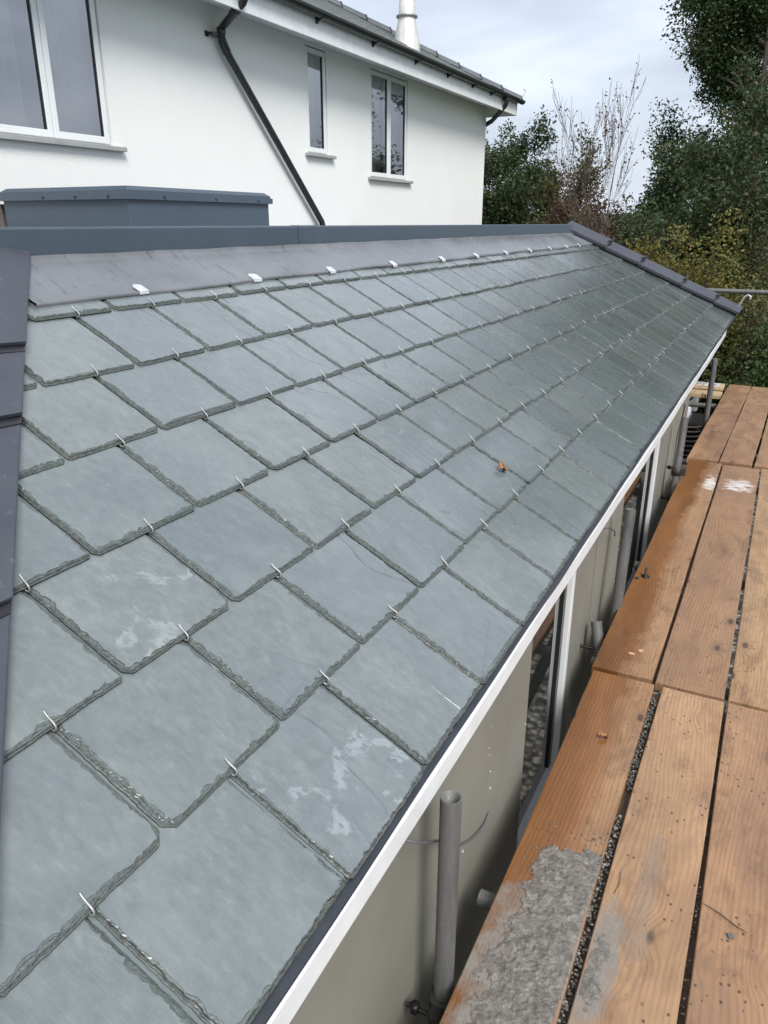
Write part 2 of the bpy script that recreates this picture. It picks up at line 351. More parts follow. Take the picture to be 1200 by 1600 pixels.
def wood(name, seed, c1=(.40, .235, .115), c2=(.27, .145, .068), wet=None, dirt=.5, scuff=0., smear=None):
    m = Mat(name, .6); P = m.co(scale=(1, 1, 1))
    tcx = m.n('ShaderNodeTexCoord'); sx = m.n('ShaderNodeSeparateXYZ'); m.l(tcx.outputs['Object'], sx.inputs[0])
    low = m.noise(m.co(scale=(3, .9, 1)), 1.6, 4, .55, .3, w=seed)
    # growth rings: noise-warped bands running along the board
    rn_ = m.noise(m.co(scale=(2.4, .55, 1)), 1.5, 3, .45, .2, w=seed + 2)
    fib = m.noise(m.co(scale=(60, 1.6, 30)), 3.2, 5, .7, w=seed)
    c = m.mix(m.ramp(low, [(.3, 0.), (.7, 1.)]), c1, c2)
    c = m.mix(m.math('MULTIPLY', m.ramp(fib, [(.45, 0.), (.75, 1.)]), .35), c, tuple(x * .55 for x in c2))
    # knots
    kv = m.n('ShaderNodeTexVoronoi'); kv.inputs['Scale'].default_value = 1.0
    mk = m.n('ShaderNodeMapping'); mk.inputs['Scale'].default_value = (8.5, 3.9, 1); mk.inputs['Location'].default_value = (seed * 1.7, seed * .9, 0)
    dn = m.noise(m.co(scale=(1, .6, 1)), 9, 3, .5, w=seed)
    m.l(tcx.outputs['Object'], mk.inputs[0]); m.l(mk.outputs[0], kv.inputs['Vector'])
    kd = m.math('ADD', kv.outputs['Distance'], m.math('MULTIPLY', m.math('SUBTRACT', dn, .5), .08))
    sc_ = m.n('ShaderNodeSeparateColor'); m.l(kv.outputs['Color'], sc_.inputs[0])
    has = m.math('GREATER_THAN', sc_.outputs[0], .36)
    knot = m.math('MULTIPLY', m.ramp(kd, [(.07, 1.), (.13, 0.)]), has)
    halo = m.math('MULTIPLY', m.ramp(kd, [(.10, 1.), (.33, 0.)]), has)
    ph_ = m.math('ADD', m.math('MULTIPLY', sx.outputs[0], 430.), m.math('ADD', m.math('MULTIPLY', rn_, 95.), m.math('MULTIPLY', m.math('MULTIPLY', m.ramp(kd, [(.04, 1.), (.42, 0.)], 'EASE'), has), 16.)))
    ring = m.math('ADD', m.math('MULTIPLY', m.math('SINE', ph_), .5), .5)
    lines = m.math('MULTIPLY', m.ramp(ring, [(.45, 0.), (.95, 1.)]), m.ramp(m.noise(m.co(scale=(1.5, .4, 1)), 4, 3, .6, w=seed + 4), [(.3, .16), (.7, .55)]))
    c = m.mix(lines, c, tuple(x * .60 for x in c2))
    c = m.mix(m.math('MULTIPLY', halo, .45), c, tuple(x * .55 for x in c2))
    c = m.mix(m.math('MULTIPLY', knot, .85), c, (.045, .030, .022))
    # grime and splatter
    g = m.ramp(m.noise(m.co(scale=(1.5, .7, 1)), 3.1, 6, .7, .6, w=seed + 5), [(.44, 0.), (.66, 1.)])
    c = m.mix(m.math('MULTIPLY', g, dirt), c, (.17, .105, .075))
    g2 = m.ramp(m.noise(m.co(scale=(1.2, .35, 1)), 9, 6, .75, .3, w=seed + 7), [(.55, 0.), (.68, 1.)])
    c = m.mix(m.math('MULTIPLY', g2, .35), c, (.20, .12, .085))
    sp = m.vor(m.co(scale=(1, .8, 1)), 42); sp2 = m.noise(P, 6, 4, w=seed)
    c = m.mix(m.math('MULTIPLY', m.math('MULTIPLY', m.ramp(sp, [(.13, 1.), (.19, 0.)]), m.ramp(sp2, [(.45, 0.), (.55, 1.)])), .85), c, (.055, .034, .022))
    g3 = m.ramp(m.noise(m.co(scale=(2.2, .9, 1)), 5.5, 7, .7, .5, w=seed + 13), [(.50, 0.), (.60, .55), (.76, 1.)])
    c = m.mix(m.math('MULTIPLY', g3, dirt * 1.1), c, (.105, .052, .032))
    pale = m.ramp(m.noise(m.co(scale=(1, .5, 1)), 26, 6, .75, w=seed + 9), [(.66, 0.), (.72, 1.)])
    c = m.mix(m.math('MULTIPLY', pale, .35), c, (.55, .46, .36))
    rr = m.math('ADD', m.math('MULTIPLY', m.ramp(low, [(.3, 0.), (.7, 1.)]), .2), .42)
    if wet:                                 # rain-soaked band along the edge nearest the roof
        thr, y0 = wet
        xx = m.math('ADD', sx.outputs[0], m.math('MULTIPLY', m.math('SUBTRACT', m.noise(m.co(scale=(1, .8, 1)), 4.5, 5, .65, .4, w=seed), .5), .16))
        wm = m.ramp(m.math('ADD', m.math('SUBTRACT', xx, thr), m.math('MULTIPLY', m.math('SUBTRACT', m.noise(m.co(scale=(1, .5, 1)), 30, 4, .7, w=seed), .5), .045)), [(0., 1.), (.012, .65), (.034, .45), (.05, 0.)])
        wc = m.mix(m.ramp(m.noise(m.co(scale=(2, .5, 1)), 3, 5, .6, w=seed), [(.3, 0.), (.7, 1.)]), (.285, .125, .040), (.135, .058, .022))
        wc = m.mix(m.math('MULTIPLY', lines, .8), wc, (.12, .042, .012))
        wc = m.mix(m.math('MULTIPLY', knot, .85), wc, (.035, .02, .012))
        c = m.mix(wm, c, wc)
        rr = m.mix(wm, rr, .17)
    if scuff:                               # white scrape of dried plaster
        y0, y1, x0, x1 = scuff
        ax = m.math('DIVIDE', m.math('SUBTRACT', sx.outputs[0], (x0 + x1) / 2), (x1 - x0) / 2)
        ay = m.math('DIVIDE', m.math('SUBTRACT', sx.outputs[1], (y0 + y1) / 2), (y1 - y0) / 2)
        dd = m.math('ADD', m.math('MULTIPLY', ax, ax), m.math('MULTIPLY', ay, ay))
        nn = m.noise(m.co(scale=(1, 3.2, 1), rot=(0, 0, .25)), 11, 6, .7, .4, w=seed)
        k = m.ramp(m.math('SUBTRACT', nn, m.math('MULTIPLY', dd, .22)), [(.40, 0.), (.50, 1.)])
        c = m.mix(m.math('MULTIPLY', k, .8), c, (.70, .67, .64))
    for (y0, y1, x0, x1, amt) in (smear or ()):   # cement slurry dried into the grain
        ax = m.math('DIVIDE', m.math('SUBTRACT', sx.outputs[0], (x0 + x1) / 2), (x1 - x0) / 2)
        ay = m.math('DIVIDE', m.math('SUBTRACT', sx.outputs[1], (y0 + y1) / 2), (y1 - y0) / 2)
        dd = m.math('ADD', m.math('MULTIPLY', ax, ax), m.math('MULTIPLY', m.math('MULTIPLY', ay, ay), m.math('MULTIPLY', ay, ay)))
        nn = m.noise(m.co(scale=(1, .6, 1)), 14, 7, .72, .5, w=seed + 11)
        k = m.ramp(m.math('SUBTRACT', m.math('ADD', nn, .12), m.math('MULTIPLY', dd, .17)), [(.36, 0.), (.60, 1.)])
        c = m.mix(m.math('MULTIPLY', k, amt), c, m.mix(m.noise(P, 60, 5, .7), (.15, .13, .11), (.30, .275, .245)))
        rr = m.mix(k, rr, .6)
    m.color(c); m.rough(rr)
    h = m.math('ADD', m.math('MULTIPLY', ring, .25), m.math('MULTIPLY', fib, .8))
    m.bump(m.math('SUBTRACT', h, m.math('MULTIPLY', knot, .6)), .0012, .8)
    return m.m

M_mortar = Mat('grey_mortar', .75); v = M_mortar.co()
c_ = M_mortar.ramp(M_mortar.noise(v, 38, 7, .75), [(.3, (.095, .083, .07)), (.5, (.20, .182, .16)), (.7, (.37, .345, .31))])
c_ = M_mortar.mix(M_mortar.ramp(M_mortar.noise(v, 330, 2, .5), [(.69, 0.), (.74, 1.)]), c_, (.8, .8, .8))
M_mortar.color(c_); M_mortar.rough(M_mortar.ramp(M_mortar.noise(v, 18, 4), [(.4, .4), (.6, .85)]))
M_mortar.bump(M_mortar.noise(v, 170, 6, .75), .006, .9); M_mortar = M_mortar.m

M_ground = Mat('gravel_ground', .85); v = M_ground.co()
vc = M_ground.vor(v, 22, out='Color'); vd = M_ground.vor(v, 22)
sp_ = M_ground.n('ShaderNodeSeparateColor'); M_ground.l(vc, sp_.inputs[0])
gc = M_ground.ramp(sp_.outputs[0], [(0., (.06, .055, .045)), (.5, (.17, .16, .14)), (1., (.38, .36, .32))])
gc = M_ground.mix(M_ground.ramp(vd, [(.35, 0.), (.75, .9)]), gc, (.02, .018, .015))
M_ground.color(gc); M_ground.bump(M_ground.math('SUBTRACT', 1., vd), .02, .9); M_ground = M_ground.m
M_grass = Mat('grass', .8); v = M_grass.co()
gc = M_grass.mix(M_grass.noise(v, .15, 6, .6), (.05, .095, .026), (.08, .13, .04))
gc = M_grass.mix(M_grass.ramp(M_grass.noise(v, 3, 6, .7), [(.4, 0.), (.7, .5)]), gc, (.04, .07, .02))
M_grass.color(gc); M_grass.bump(M_grass.noise(v, 20, 5, .7), .05, .8); M_grass = M_grass.m
M_stone = Mat('rubble_stone', .8); v = M_stone.co(scale=(1, 1, 2.2))
vc = M_stone.vor(v, 7, out='Color'); sp_ = M_stone.n('ShaderNodeSeparateColor'); M_stone.l(vc, sp_.inputs[0])
vd = M_stone.vor(v, 7, feature='DISTANCE_TO_EDGE')
gc = M_stone.ramp(sp_.outputs[0], [(0., (.10, .085, .065)), (.6, (.24, .21, .17)), (1., (.42, .39, .33))])
gc = M_stone.mix(M_stone.ramp(vd, [(.02, 1.), (.09, 0.)]), gc, (.04, .035, .03))
M_stone.color(gc); M_stone.bump(M_stone.ramp(vd, [(0., 0.), (.15, 1.)]), .06, 1.); M_stone = M_stone.m
M_far = plain('distant_hill_green', (.085, .11, .085), .9, var=.2, vs=.02)
M_hroof = Mat('house_slate', .5); v = M_hroof.co()
bt = M_hroof.n('ShaderNodeTexBrick'); bt.inputs['Scale'].default_value = 1.0; bt.inputs['Brick Width'].default_value = .25
bt.inputs['Row Height'].default_value = .2; bt.inputs['Mortar Size'].default_value = .008
bt.inputs['Color1'].default_value = (.10, .115, .115, 1); bt.inputs['Color2'].default_value = (.15, .165, .165, 1); bt.inputs['Mortar'].default_value = (.025, .028, .028, 1)
sx_ = M_hroof.n('ShaderNodeSeparateXYZ'); M_hroof.l(M_hroof.co(), sx_.inputs[0]); cb = M_hroof.n('ShaderNodeCombineXYZ')
M_hroof.l(sx_.outputs[1], cb.inputs[0]); M_hroof.l(M_hroof.math('MULTIPLY', sx_.outputs[0], 1.12), cb.inputs[1]); M_hroof.l(cb.outputs[0], bt.inputs['Vector'])
M_hroof.color(M_hroof.mix(M_hroof.math('MULTIPLY', M_hroof.noise(v, 4, 5, .7), .5), bt.outputs['Color'], (.20, .215, .20)))
M_hroof.bump(bt.outputs['Fac'], -.01, .8); M_hroof = M_hroof.m
M_ridge = plain('grey_ridge_tile', (.105, .115, .12), .5, var=.2, vs=6)

# ================================================================== GROUND
mb = MB(); G = -3.2
mb.add([(-1500, -1500, G), (1500, -1500, G), (1500, 1500, G), (-1500, 1500, G)], [(0, 1, 2, 3)])
tag(mb.build('ground', M_grass), None, None, kind='structure')
mb = MB(); mb.add([(-7, -6, G + .004), (7, -6, G + .004), (7, 14, G + .004), (-7, 14, G + .004)], [(0, 1, 2, 3)])
tag(mb.build('gravel_yard', M_ground), None, None, kind='structure')
mb = MB(); vs = []; nx = 60
for i in range(nx + 1):
    a = -1.2 + 2.4 * i / nx
    hh = 3.4 + 3.0 * math.sin(a * 3.1 + 1) + 1.6 * math.sin(a * 9)
    for (rr, z) in ((420, G - 1), (520, G + hh + 3.4), (700, G + hh + 2)):
        vs.append((-math.sin(a + .25) * rr, math.cos(a + .25) * rr, z))
mb.add(vs, [(3 * i + k, 3 * i + 3 + k, 3 * i + 4 + k, 3 * i + 1 + k) for i in range(nx) for k in (0, 1)], True)
tag(mb.build('hills', M_far), None, None, kind='structure')

# ================================================================== EXTENSION
TH = R(29.6); CT, ST = math.cos(TH), math.sin(TH)
XE, ZE = -.505, -1.080
def RP(y, s, h=0.):                        # point of the slated slope: y along the eaves, s up the slope, h above it
    return (XE - CT * s + ST * h, y, ZE + ST * s + CT * h)
S0, GA, WI, Y0 = .0174, .2729, .3353, .717
YE = 9.03
def fary(s): return 10.64 - .895 * s       # edge of the far hip tiles
ext = thing('extension', 'low extension with wet green-grey slate roof and cream wall, beside the scaffold boards', 'extension', (-1.5, 4.5, G))
def hipy(s): return .128 + .8516 * s       # edge of the hip tiles

def scal(n, du, lo, hi, sp, r):
    """scalloped chipping depth along an edge"""
    L = n * du; t = 0; out_ = np.zeros(n); x = np.arange(n) * du; env = np.interp(x, np.linspace(0, L, max(3, int(L / .07))), r.uniform(.15, 1.5, max(3, int(L / .07))))
    while t < L:
        wdt = r.uniform(.5, 1.7) * sp; a = r.uniform(lo, hi); sk = r.uniform(.25, .75)
        k = (x >= t) & (x < t + wdt); q = (x[k] - t) / wdt
        q = np.where(q < sk, q / sk * .5, .5 + (q - sk) / (1 - sk) * .5)
        out_[k] = a * np.sin(np.pi * q) ** .55
        t += wdt * r.uniform(.6, 1.25)
    return out_ * env + r.random(n) * .0004 * (hi > .002)
class SlateCol:
    pass
V_, F_, E_, UV_, RN_, FI_, GR_ = [], [], [], [], [], [], []
def slate(y0, y1, s0, s1, du, row, r, film=0., lift=0.):
    w = y1 - y0; L = s1 - s0; t = .0098 + r.uniform(-.0012, .002)
    nl = max(3, int(L / du)); nb = max(3, int(w / du))
    P = [(0, L - i * L / nl) for i in range(nl)] + [(i * w / nb, 0) for i in range(nb)] + [(w, i * L / nl) for i in range(nl + 1)]
    P = np.array(P); n = len(P); u = du
    # clipped corners, slightly wandering outline
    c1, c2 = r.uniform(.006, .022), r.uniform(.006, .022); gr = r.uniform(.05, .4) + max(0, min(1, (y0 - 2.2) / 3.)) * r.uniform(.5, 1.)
    d0 = scal(n, u, .0, .0022, .03, r)
    def inset(d, h):
        x = np.clip(P[:, 0], d, w - d); y = np.maximum(P[:, 1], d)
        s_ = x + y; k = s_ < c1 + d; x2 = np.where(k, x + (c1 + d - s_) / 2, x); y2 = np.where(k, y + (c1 + d - s_) / 2, y)
        s_ = (w - x2) + y2; k = s_ < c2 + d; x3 = np.where(k, x2 - (c2 + d - s_) / 2, x2); y3 = np.where(k, y2 + (c2 + d - s_) / 2, y2)
        return np.stack([x3, y3, np.full(n, h) if np.isscalar(h) else h], 1)
    if du < .03:
        k = 1.0 if du < .01 else .8
        nr_ = 5 if du < .01 else 3
        rings = [(d0, -t, 0.), (d0 + .0005, -t + .0022, .13)]
        d = d0 + .0022; hs_ = np.linspace(-.0066, -.0012, nr_)
        for q_ in range(nr_):
            d = d + .0006 + scal(n, u, .0, (.0024 + .0009 * q_) * k, .010 + .006 * q_ + r.uniform(0, .006), r) * (r.random() < .9)
            jit = r.normal(0, .00025, n); e_ = 1. + q_ * 5. / nr_ if nr_ < 5 else 1. + q_
            e_ = float(int(e_))
            rings += [(d, hs_[q_] + jit, e_), (d + .00045, hs_[q_] + .0008 + jit if q_ < nr_ - 1 else 0, e_ + .15 if q_ < nr_ - 1 else 9.5)]
    else:
        rings = [(d0, -t, 0.), (d0 + .001, -.006, .3), (d0 + .007, -.0015, 3.), (d0 + .009, 0, 9.5)]
    o = len(V_); tilt = .0115 / GA; tw = r.normal(0, .0025); rot = r.normal(0, .0015)
    ru = (r.uniform(0, 50), r.uniform(0, 50)); rc = (r.random(), r.random(), r.random())
    for (d, h, eg) in rings:
        q = inset(d, h)
        for (x, y, z) in q:
            yy = y0 + x + rot * y; ss = s0 + y + rot * (x - w / 2)
            V_.append(RP(yy, ss, z + lift - tilt * y + tw * (x - w / 2)))
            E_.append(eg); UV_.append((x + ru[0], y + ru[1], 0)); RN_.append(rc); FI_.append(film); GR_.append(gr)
    m_ = len(rings)
    for a in range(m_ - 1):
        for i in range(n - 1):
            F_.append((o + a * n + i, o + a * n + i + 1, o + (a + 1) * n + i + 1, o + (a + 1) * n + i))
    b = o + (m_ - 1) * n
    F_.append(tuple(b + i for i in range(n)))
rs = np.random.default_rng(5)
joints_rows = {}
for j in range(-1, 7):
    jj = max(j, 0)
    s0 = S0 + GA * jj; lift = 0.
    s1 = min(s0 + 2 * GA + .06, 1.93)
    par = .5 if jj % 2 == 0 else 0.
    if j == -1: par = 0.; lift = -.0105; s1 = s0 + .48
    if j == 6: s1 = s0 + .2
    kmin = int(math.floor((hipy(s0) - .25 - Y0) / WI - par)) - 1
    ys = [Y0 + WI * (k + par) + (rs.normal(0, .005) if k > -1 else 0) for k in range(kmin, 45)]
    ys = [y for y in ys if y < fary(s0) + .25]
    joints_rows[j] = ys
    for a, b in zip(ys[:-1], ys[1:]):
        if b < hipy(s0) - .12: continue
        if j == -1 and b > 99: continue
        du = .0045 if b < 2.6 else (.008 if b < 4.2 else (.018 if b < 6.2 else .04))
        film = 0.
        if j >= 0 and b < 1.22 and jj <= 2: film = (1.5 if b < 1.35 else 1.0) if rs.random() < .42 else 0.
        g = rs.uniform(.0022, .0052)
        ds = rs.normal(0, .0018) - (.010 if j <= 0 else 0)
        sk = max(a, hipy(s0) - .35)
        slate(a + g / 2, b - g / 2, s0 + ds, s1, du, jj, rs, film, lift + rs.uniform(-.0008, .0012))
me = bpy.data.meshes.new('slate_covering')
Vn = np.array(V_) ; Vn[:, 2] += ZC; Vn -= np.array(WL[ext])
me.from_pydata(Vn.tolist(), [], F_)
a_ = me.attributes.new('edge', 'FLOAT', 'POINT'); a_.data.foreach_set('value', np.array(E_, dtype=np.float32))
a_ = me.attributes.new('film', 'FLOAT', 'POINT'); a_.data.foreach_set('value', np.array(FI_, dtype=np.float32))
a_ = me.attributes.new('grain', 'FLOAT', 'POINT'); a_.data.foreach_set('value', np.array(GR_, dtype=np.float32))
a_ = me.attributes.new('suv', 'FLOAT_VECTOR', 'POINT'); a_.data.foreach_set('vector', np.array(UV_, dtype=np.float32).ravel())
a_ = me.attributes.new('srnd', 'FLOAT_COLOR', 'POINT'); a_.data.foreach_set('color', np.hstack([np.array(RN_), np.ones((len(RN_), 1))]).astype(np.float32).ravel())
me.materials.append(M_slate)
bm = bmesh.new(); bm.from_mesh(me)
# cut the slates along the hip (vertical plane through the hip line)
hp = Vector(RP(hipy(.5) - .10, .5)) + Vector((0, 0, ZC)) - WL[ext]; hq = Vector(RP(hipy(1.5) - .10, 1.5)) + Vector((0, 0, ZC)) - WL[ext]
nn = (hq - hp); nn.z = 0; nn = Vector((nn.y, -nn.x, 0)).normalized()
if nn.y > 0: nn = -nn
bmesh.ops.bisect_plane(bm, geom=bm.verts[:] + bm.edges[:] + bm.faces[:], plane_co=hp, plane_no=nn, clear_outer=True, dist=1e-6)
fp = Vector(RP(fary(.5) + .08, .5)) + Vector((0, 0, ZC)) - WL[ext]; fq = Vector(RP(fary(1.5) + .08, 1.5)) + Vector((0, 0, ZC)) - WL[ext]
fn = (fq - fp); fn = Vector((fn.y, -fn.x, 0)).normalized()
if fn.y < 0: fn = -fn
bmesh.ops.bisect_plane(bm, geom=bm.verts[:] + bm.edges[:] + bm.faces[:], plane_co=fp, plane_no=fn, clear_outer=True, dist=1e-6)
bm.normal_update()
bm.to_mesh(me); bm.free()
sc_o = bpy.data.objects.new('slate_covering', me); COL.objects.link(sc_o); sc_o.parent = ext; WL[sc_o] = WL[ext]
sc_o['label'] = 'wet riven green-grey slates with chipped edges'

# slate hooks -------------------------------------------------------
hooks = []
for j in range(1, 7):
    ys = joints_rows[j - 1]
    for y in ys[1:-1]:
        if hipy(S0 + GA * j) + .03 < y < fary(S0 + GA * j) - .05: hooks.append((math.hypot(y, 1.0), y, S0 + GA * j))
hooks.sort()
def hook_mesh(seg=8):
    pts = [(0, .012, -.013), (0, .0, -.0135), (0, -.0055, -.011), (0, -.0075, -.005), (0, -.0055, .002), (0, .001, .0042), (0, .012, .0045), (0, .020, .0055), (0, .028, .0085)]
    q = [Vector(RP(0, p[1], p[2])) - Vector(RP(0, 0, 0)) for p in pts]
    m_ = MB(); m_.tube(q, [.0019] * 8 + [.0017], seg); return m_
hm = hook_mesh()
hme = bpy.data.meshes.new('slate_hook'); hme.from_pydata(hm.v, [], hm.f); hme.polygons.foreach_set('use_smooth', hm.smooth); hme.materials.append(M_steel)
rest = MB()
for i, (d, y, s) in enumerate(hooks):
    p = Vector(RP(y + random.uniform(-.005, .005), s, .001)) + Vector((0, 0, ZC))
    if i < 100:
        o = bpy.data.objects.new('slate_hook', hme); COL.objects.link(o); o.parent = ext; o.location = p - WL[ext]
        o.rotation_euler = (0, random.uniform(-.15, .15) * .5, random.uniform(-.22, .16)); WL[o] = p
    else:
        rest.add([Vector(v_) + p - Vector((0, 0, ZC)) for v_ in hm.v], hm.f, True)
M_dull = plain('dull_steel', (.22, .23, .225), .6, metal=.3)
tag(rest.build('slate_hook_row', M_dull, ext), 'small steel hooks along the far slates', None, kind='stuff')

# roof body under slates, closed gable/hip shape
deck = MB()
def RPX(y, s, h): return RP(y, s, h)
XU = -2.205                                # front face of the upstand
su = (XE - XU) / CT
A0 = RP(.0, 0, -.03); 
deck.add([RP(-.02, -.0, -.040), RP(10.7, 0, -.040), RP(fary(su) + .08, su + .02, -.040), RP(hipy(su) - .12, su + .02, -.040), RP(-.02, 0, -.040),
          ], [(0, 1, 2, 3)])
deck.build('roof_deck', M_tray, ext)
hipf = MB()                                # the slope on the near side of the hip
hb = RP(0.0, 0, -.012); ht = RP(hipy(su) - .13, su, -.012)
hipf.add([hb, ht, (-7, ht[1], ht[2]), (-7, hb[1], hb[2])], [(0, 1, 2, 3)])
hipf.build('near_slope', M_hroof, ext)
fs_ = MB(); h0 = RP(fary(0) + .10, 0, -.012); h1 = RP(fary(su) + .10, su, -.012)
fs_.add([h0, h1, (-7, h1[1], h1[2]), (-7, h0[1], h0[2])], [(0, 1, 2, 3)]); fs_.build('far_slope', M_hroof, ext)

# flashing strip ----------------------------------------------------
fl = MB(); ny = 160; vs = []; fs = []
S_T = su - .002
for i in range(ny + 1):
    y = hipy(1.95) - .17 + (9.25 - (hipy(1.95) - .17)) * i / ny
    sb = 1.712 + .012 * min(1, (y - 1.5) / 2.5) + .004 * math.sin(y * 2.3) + .003 * math.sin(y * 7.1)
    hh = .010 + .002 * math.sin(y * 5)
    prof = [(sb, -.001), (sb + .001, hh * .6), (sb + .006, hh), (sb + .014, hh * .8), (sb + .08, hh * .7), (S_T - .03, .006), (S_T - .008, .009), (S_T, .018)]
    for (s, h) in prof: vs.append(RP(y, s, h + .0015 * math.sin(y * 13 + s * 30)))
k_ = 8
for i in range(ny):
    for a in range(k_ - 1): fs.append((i * k_ + a, (i + 1) * k_ + a, (i + 1) * k_ + a + 1, i * k_ + a + 1))
fl.add(vs, fs, True)
bmf = fl.build('flashing_strip', M_flash, ext)
# bisect the flashing by the hip
bm = bmesh.new(); bm.from_mesh(bmf.data)
bmesh.ops.bisect_plane(bm, geom=bm.verts[:] + bm.edges[:] + bm.faces[:], plane_co=hp, plane_no=nn, clear_outer=True); bmesh.ops.bisect_plane(bm, geom=bm.verts[:] + bm.edges[:] + bm.faces[:], plane_co=fp, plane_no=fn, clear_outer=True); bm.to_mesh(bmf.data); bm.free()
for k, y in enumerate((2.075, 2.745, 3.37, 4.06, 4.77, 5.40, 6.05, 6.70, 7.32, 7.93, 8.45)):
    t_ = MB(); a = .025 + random.uniform(-.004, .004); sb = 1.722; q = random.uniform(-.006, .006)
    top = [RP(y - a, sb - .010, .004), RP(y + a, sb - .010, .004), RP(y + a, sb - .004, .013), RP(y - a, sb - .004, .013),
           RP(y - a * .98 + q, sb + .026, .0135), RP(y + a * .98 + q, sb + .030, .0135), RP(y + a * .5 + q, sb + .032, .0145), RP(y - a * .5 + q, sb + .036, .0145)]
    lo = [tuple(np.array(p) - np.array((ST, 0, CT)) * .0022) for p in top]
    t_.add(top + lo, [(0, 1, 2, 3), (3, 2, 5, 4), (4, 5, 6, 7), (8, 9, 10, 11), (11, 10, 13, 12), (12, 13, 14, 15), (0, 1, 9, 8), (0, 3, 11, 8), (3, 4, 12, 11), (1, 2, 10, 9), (2, 5, 13, 10), (4, 7, 15, 12), (5, 6, 14, 13), (6, 7, 15, 14)])
    t_.build('metal_tab', M_lead, ext)

# upstand -----------------------------------------------------------
UB = -.135
segs = [(-.9, 3.39), (3.39, 6.42), (6.42, 8.92)]
for a, b in segs:
    u = MB(); u.prism([(XU, UB), (XU, -.020), (XU - .004, -.014), (XU - .05, -.012), (XU - .09, -.018), (XU - .13, -.03), (XU - .13, UB)], a + .0015, b - .0015)
    u.build('upstand', M_up, ext)
u = MB(); u.prism([(XU + .002, UB), (XU + .002, -.019), (XU - .004, -.012), (XU - .05, -.010), (XU - .05, UB)], 3.40, 3.66); u.build('seam_patch', M_up, ext)
u = MB(); u.box((XU - 2.8, -.9, -.3), (XU - .131, 8.9, -.034)); u.build('flat_roof', M_flat, ext)
# drip beads under the upstand
dr = MB()
for k in range(55):
    y = random.uniform(1.9, 3.6) if k < 40 else random.uniform(3.6, 6); r_ = random.uniform(.0012, .0026)
    bmx = bmesh.new(); bmesh.ops.create_icosphere(bmx, subdivisions=1, radius=r_); dr.bm(bmx, Matrix.Translation((XU + .003, y, -.114 + random.uniform(-.006, .004))), True)
M_drop = Mat('water', .05, 0, .8); M_drop.color((.8, .82, .84)); M_drop.b.inputs['Transmission Weight'].default_value = .6; M_drop = M_drop.m
tag(dr.build('rain_beads', M_drop, ext), 'tiny rain beads under the grey upstand', None, kind='stuff')

# roof light kerb with capping
kx0, kx1, ky0, ky1 = -4.62, -3.5, 3.59, 5.06
kb = MB(); kb.box((kx0 + .02, ky0 + .025, -.034), (kx1 - .022, ky1 - .025, .150), .004)
box = kb.build('rooflight_kerb', M_cap, ext)
kc = MB(); o_ = .0
lv = [(0, .132), (0, .168), (.012, .170), (.012, .183), (.045, .206)]
vs = []
for ins, z in lv: vs += [(kx0 + ins, ky0 + ins, z), (kx1 - ins, ky0 + ins, z), (kx1 - ins, ky1 - ins, z), (kx0 + ins, ky1 - ins, z)]
fs = [(4 * i + k, 4 * i + (k + 1) % 4, 4 * i + 4 + (k + 1) % 4, 4 * i + 4 + k) for i in range(len(lv) - 1) for k in range(4)] + [(0, 1, 2, 3), tuple(4 * (len(lv) - 1) + k for k in range(4))]
kc.add(vs, fs); cap = kc.build('capping', M_cap, box)
for (x, y) in [(kx1, 3.9), (kx1, 4.4), (kx1, 4.88), (-3.65, ky0), (-3.92, ky0), (-4.2, ky0)]:
    sb_ = MB(); bmx = bmesh.new(); bmesh.ops.create_uvsphere(bmx, u_segments=8, v_segments=6, radius=.009)
    sb_.bm(bmx, Matrix.Translation((x, y, .149)), True); sb_.build('screw', M_black, box)
lb = MB(); lb.box((-4.99, 3.62, -.033), (-4.64, 3.72, .115), .004); lb.build('abutment_block', plain('brown_lead', (.12, .105, .10), .6, var=.3, vs=9), ext)

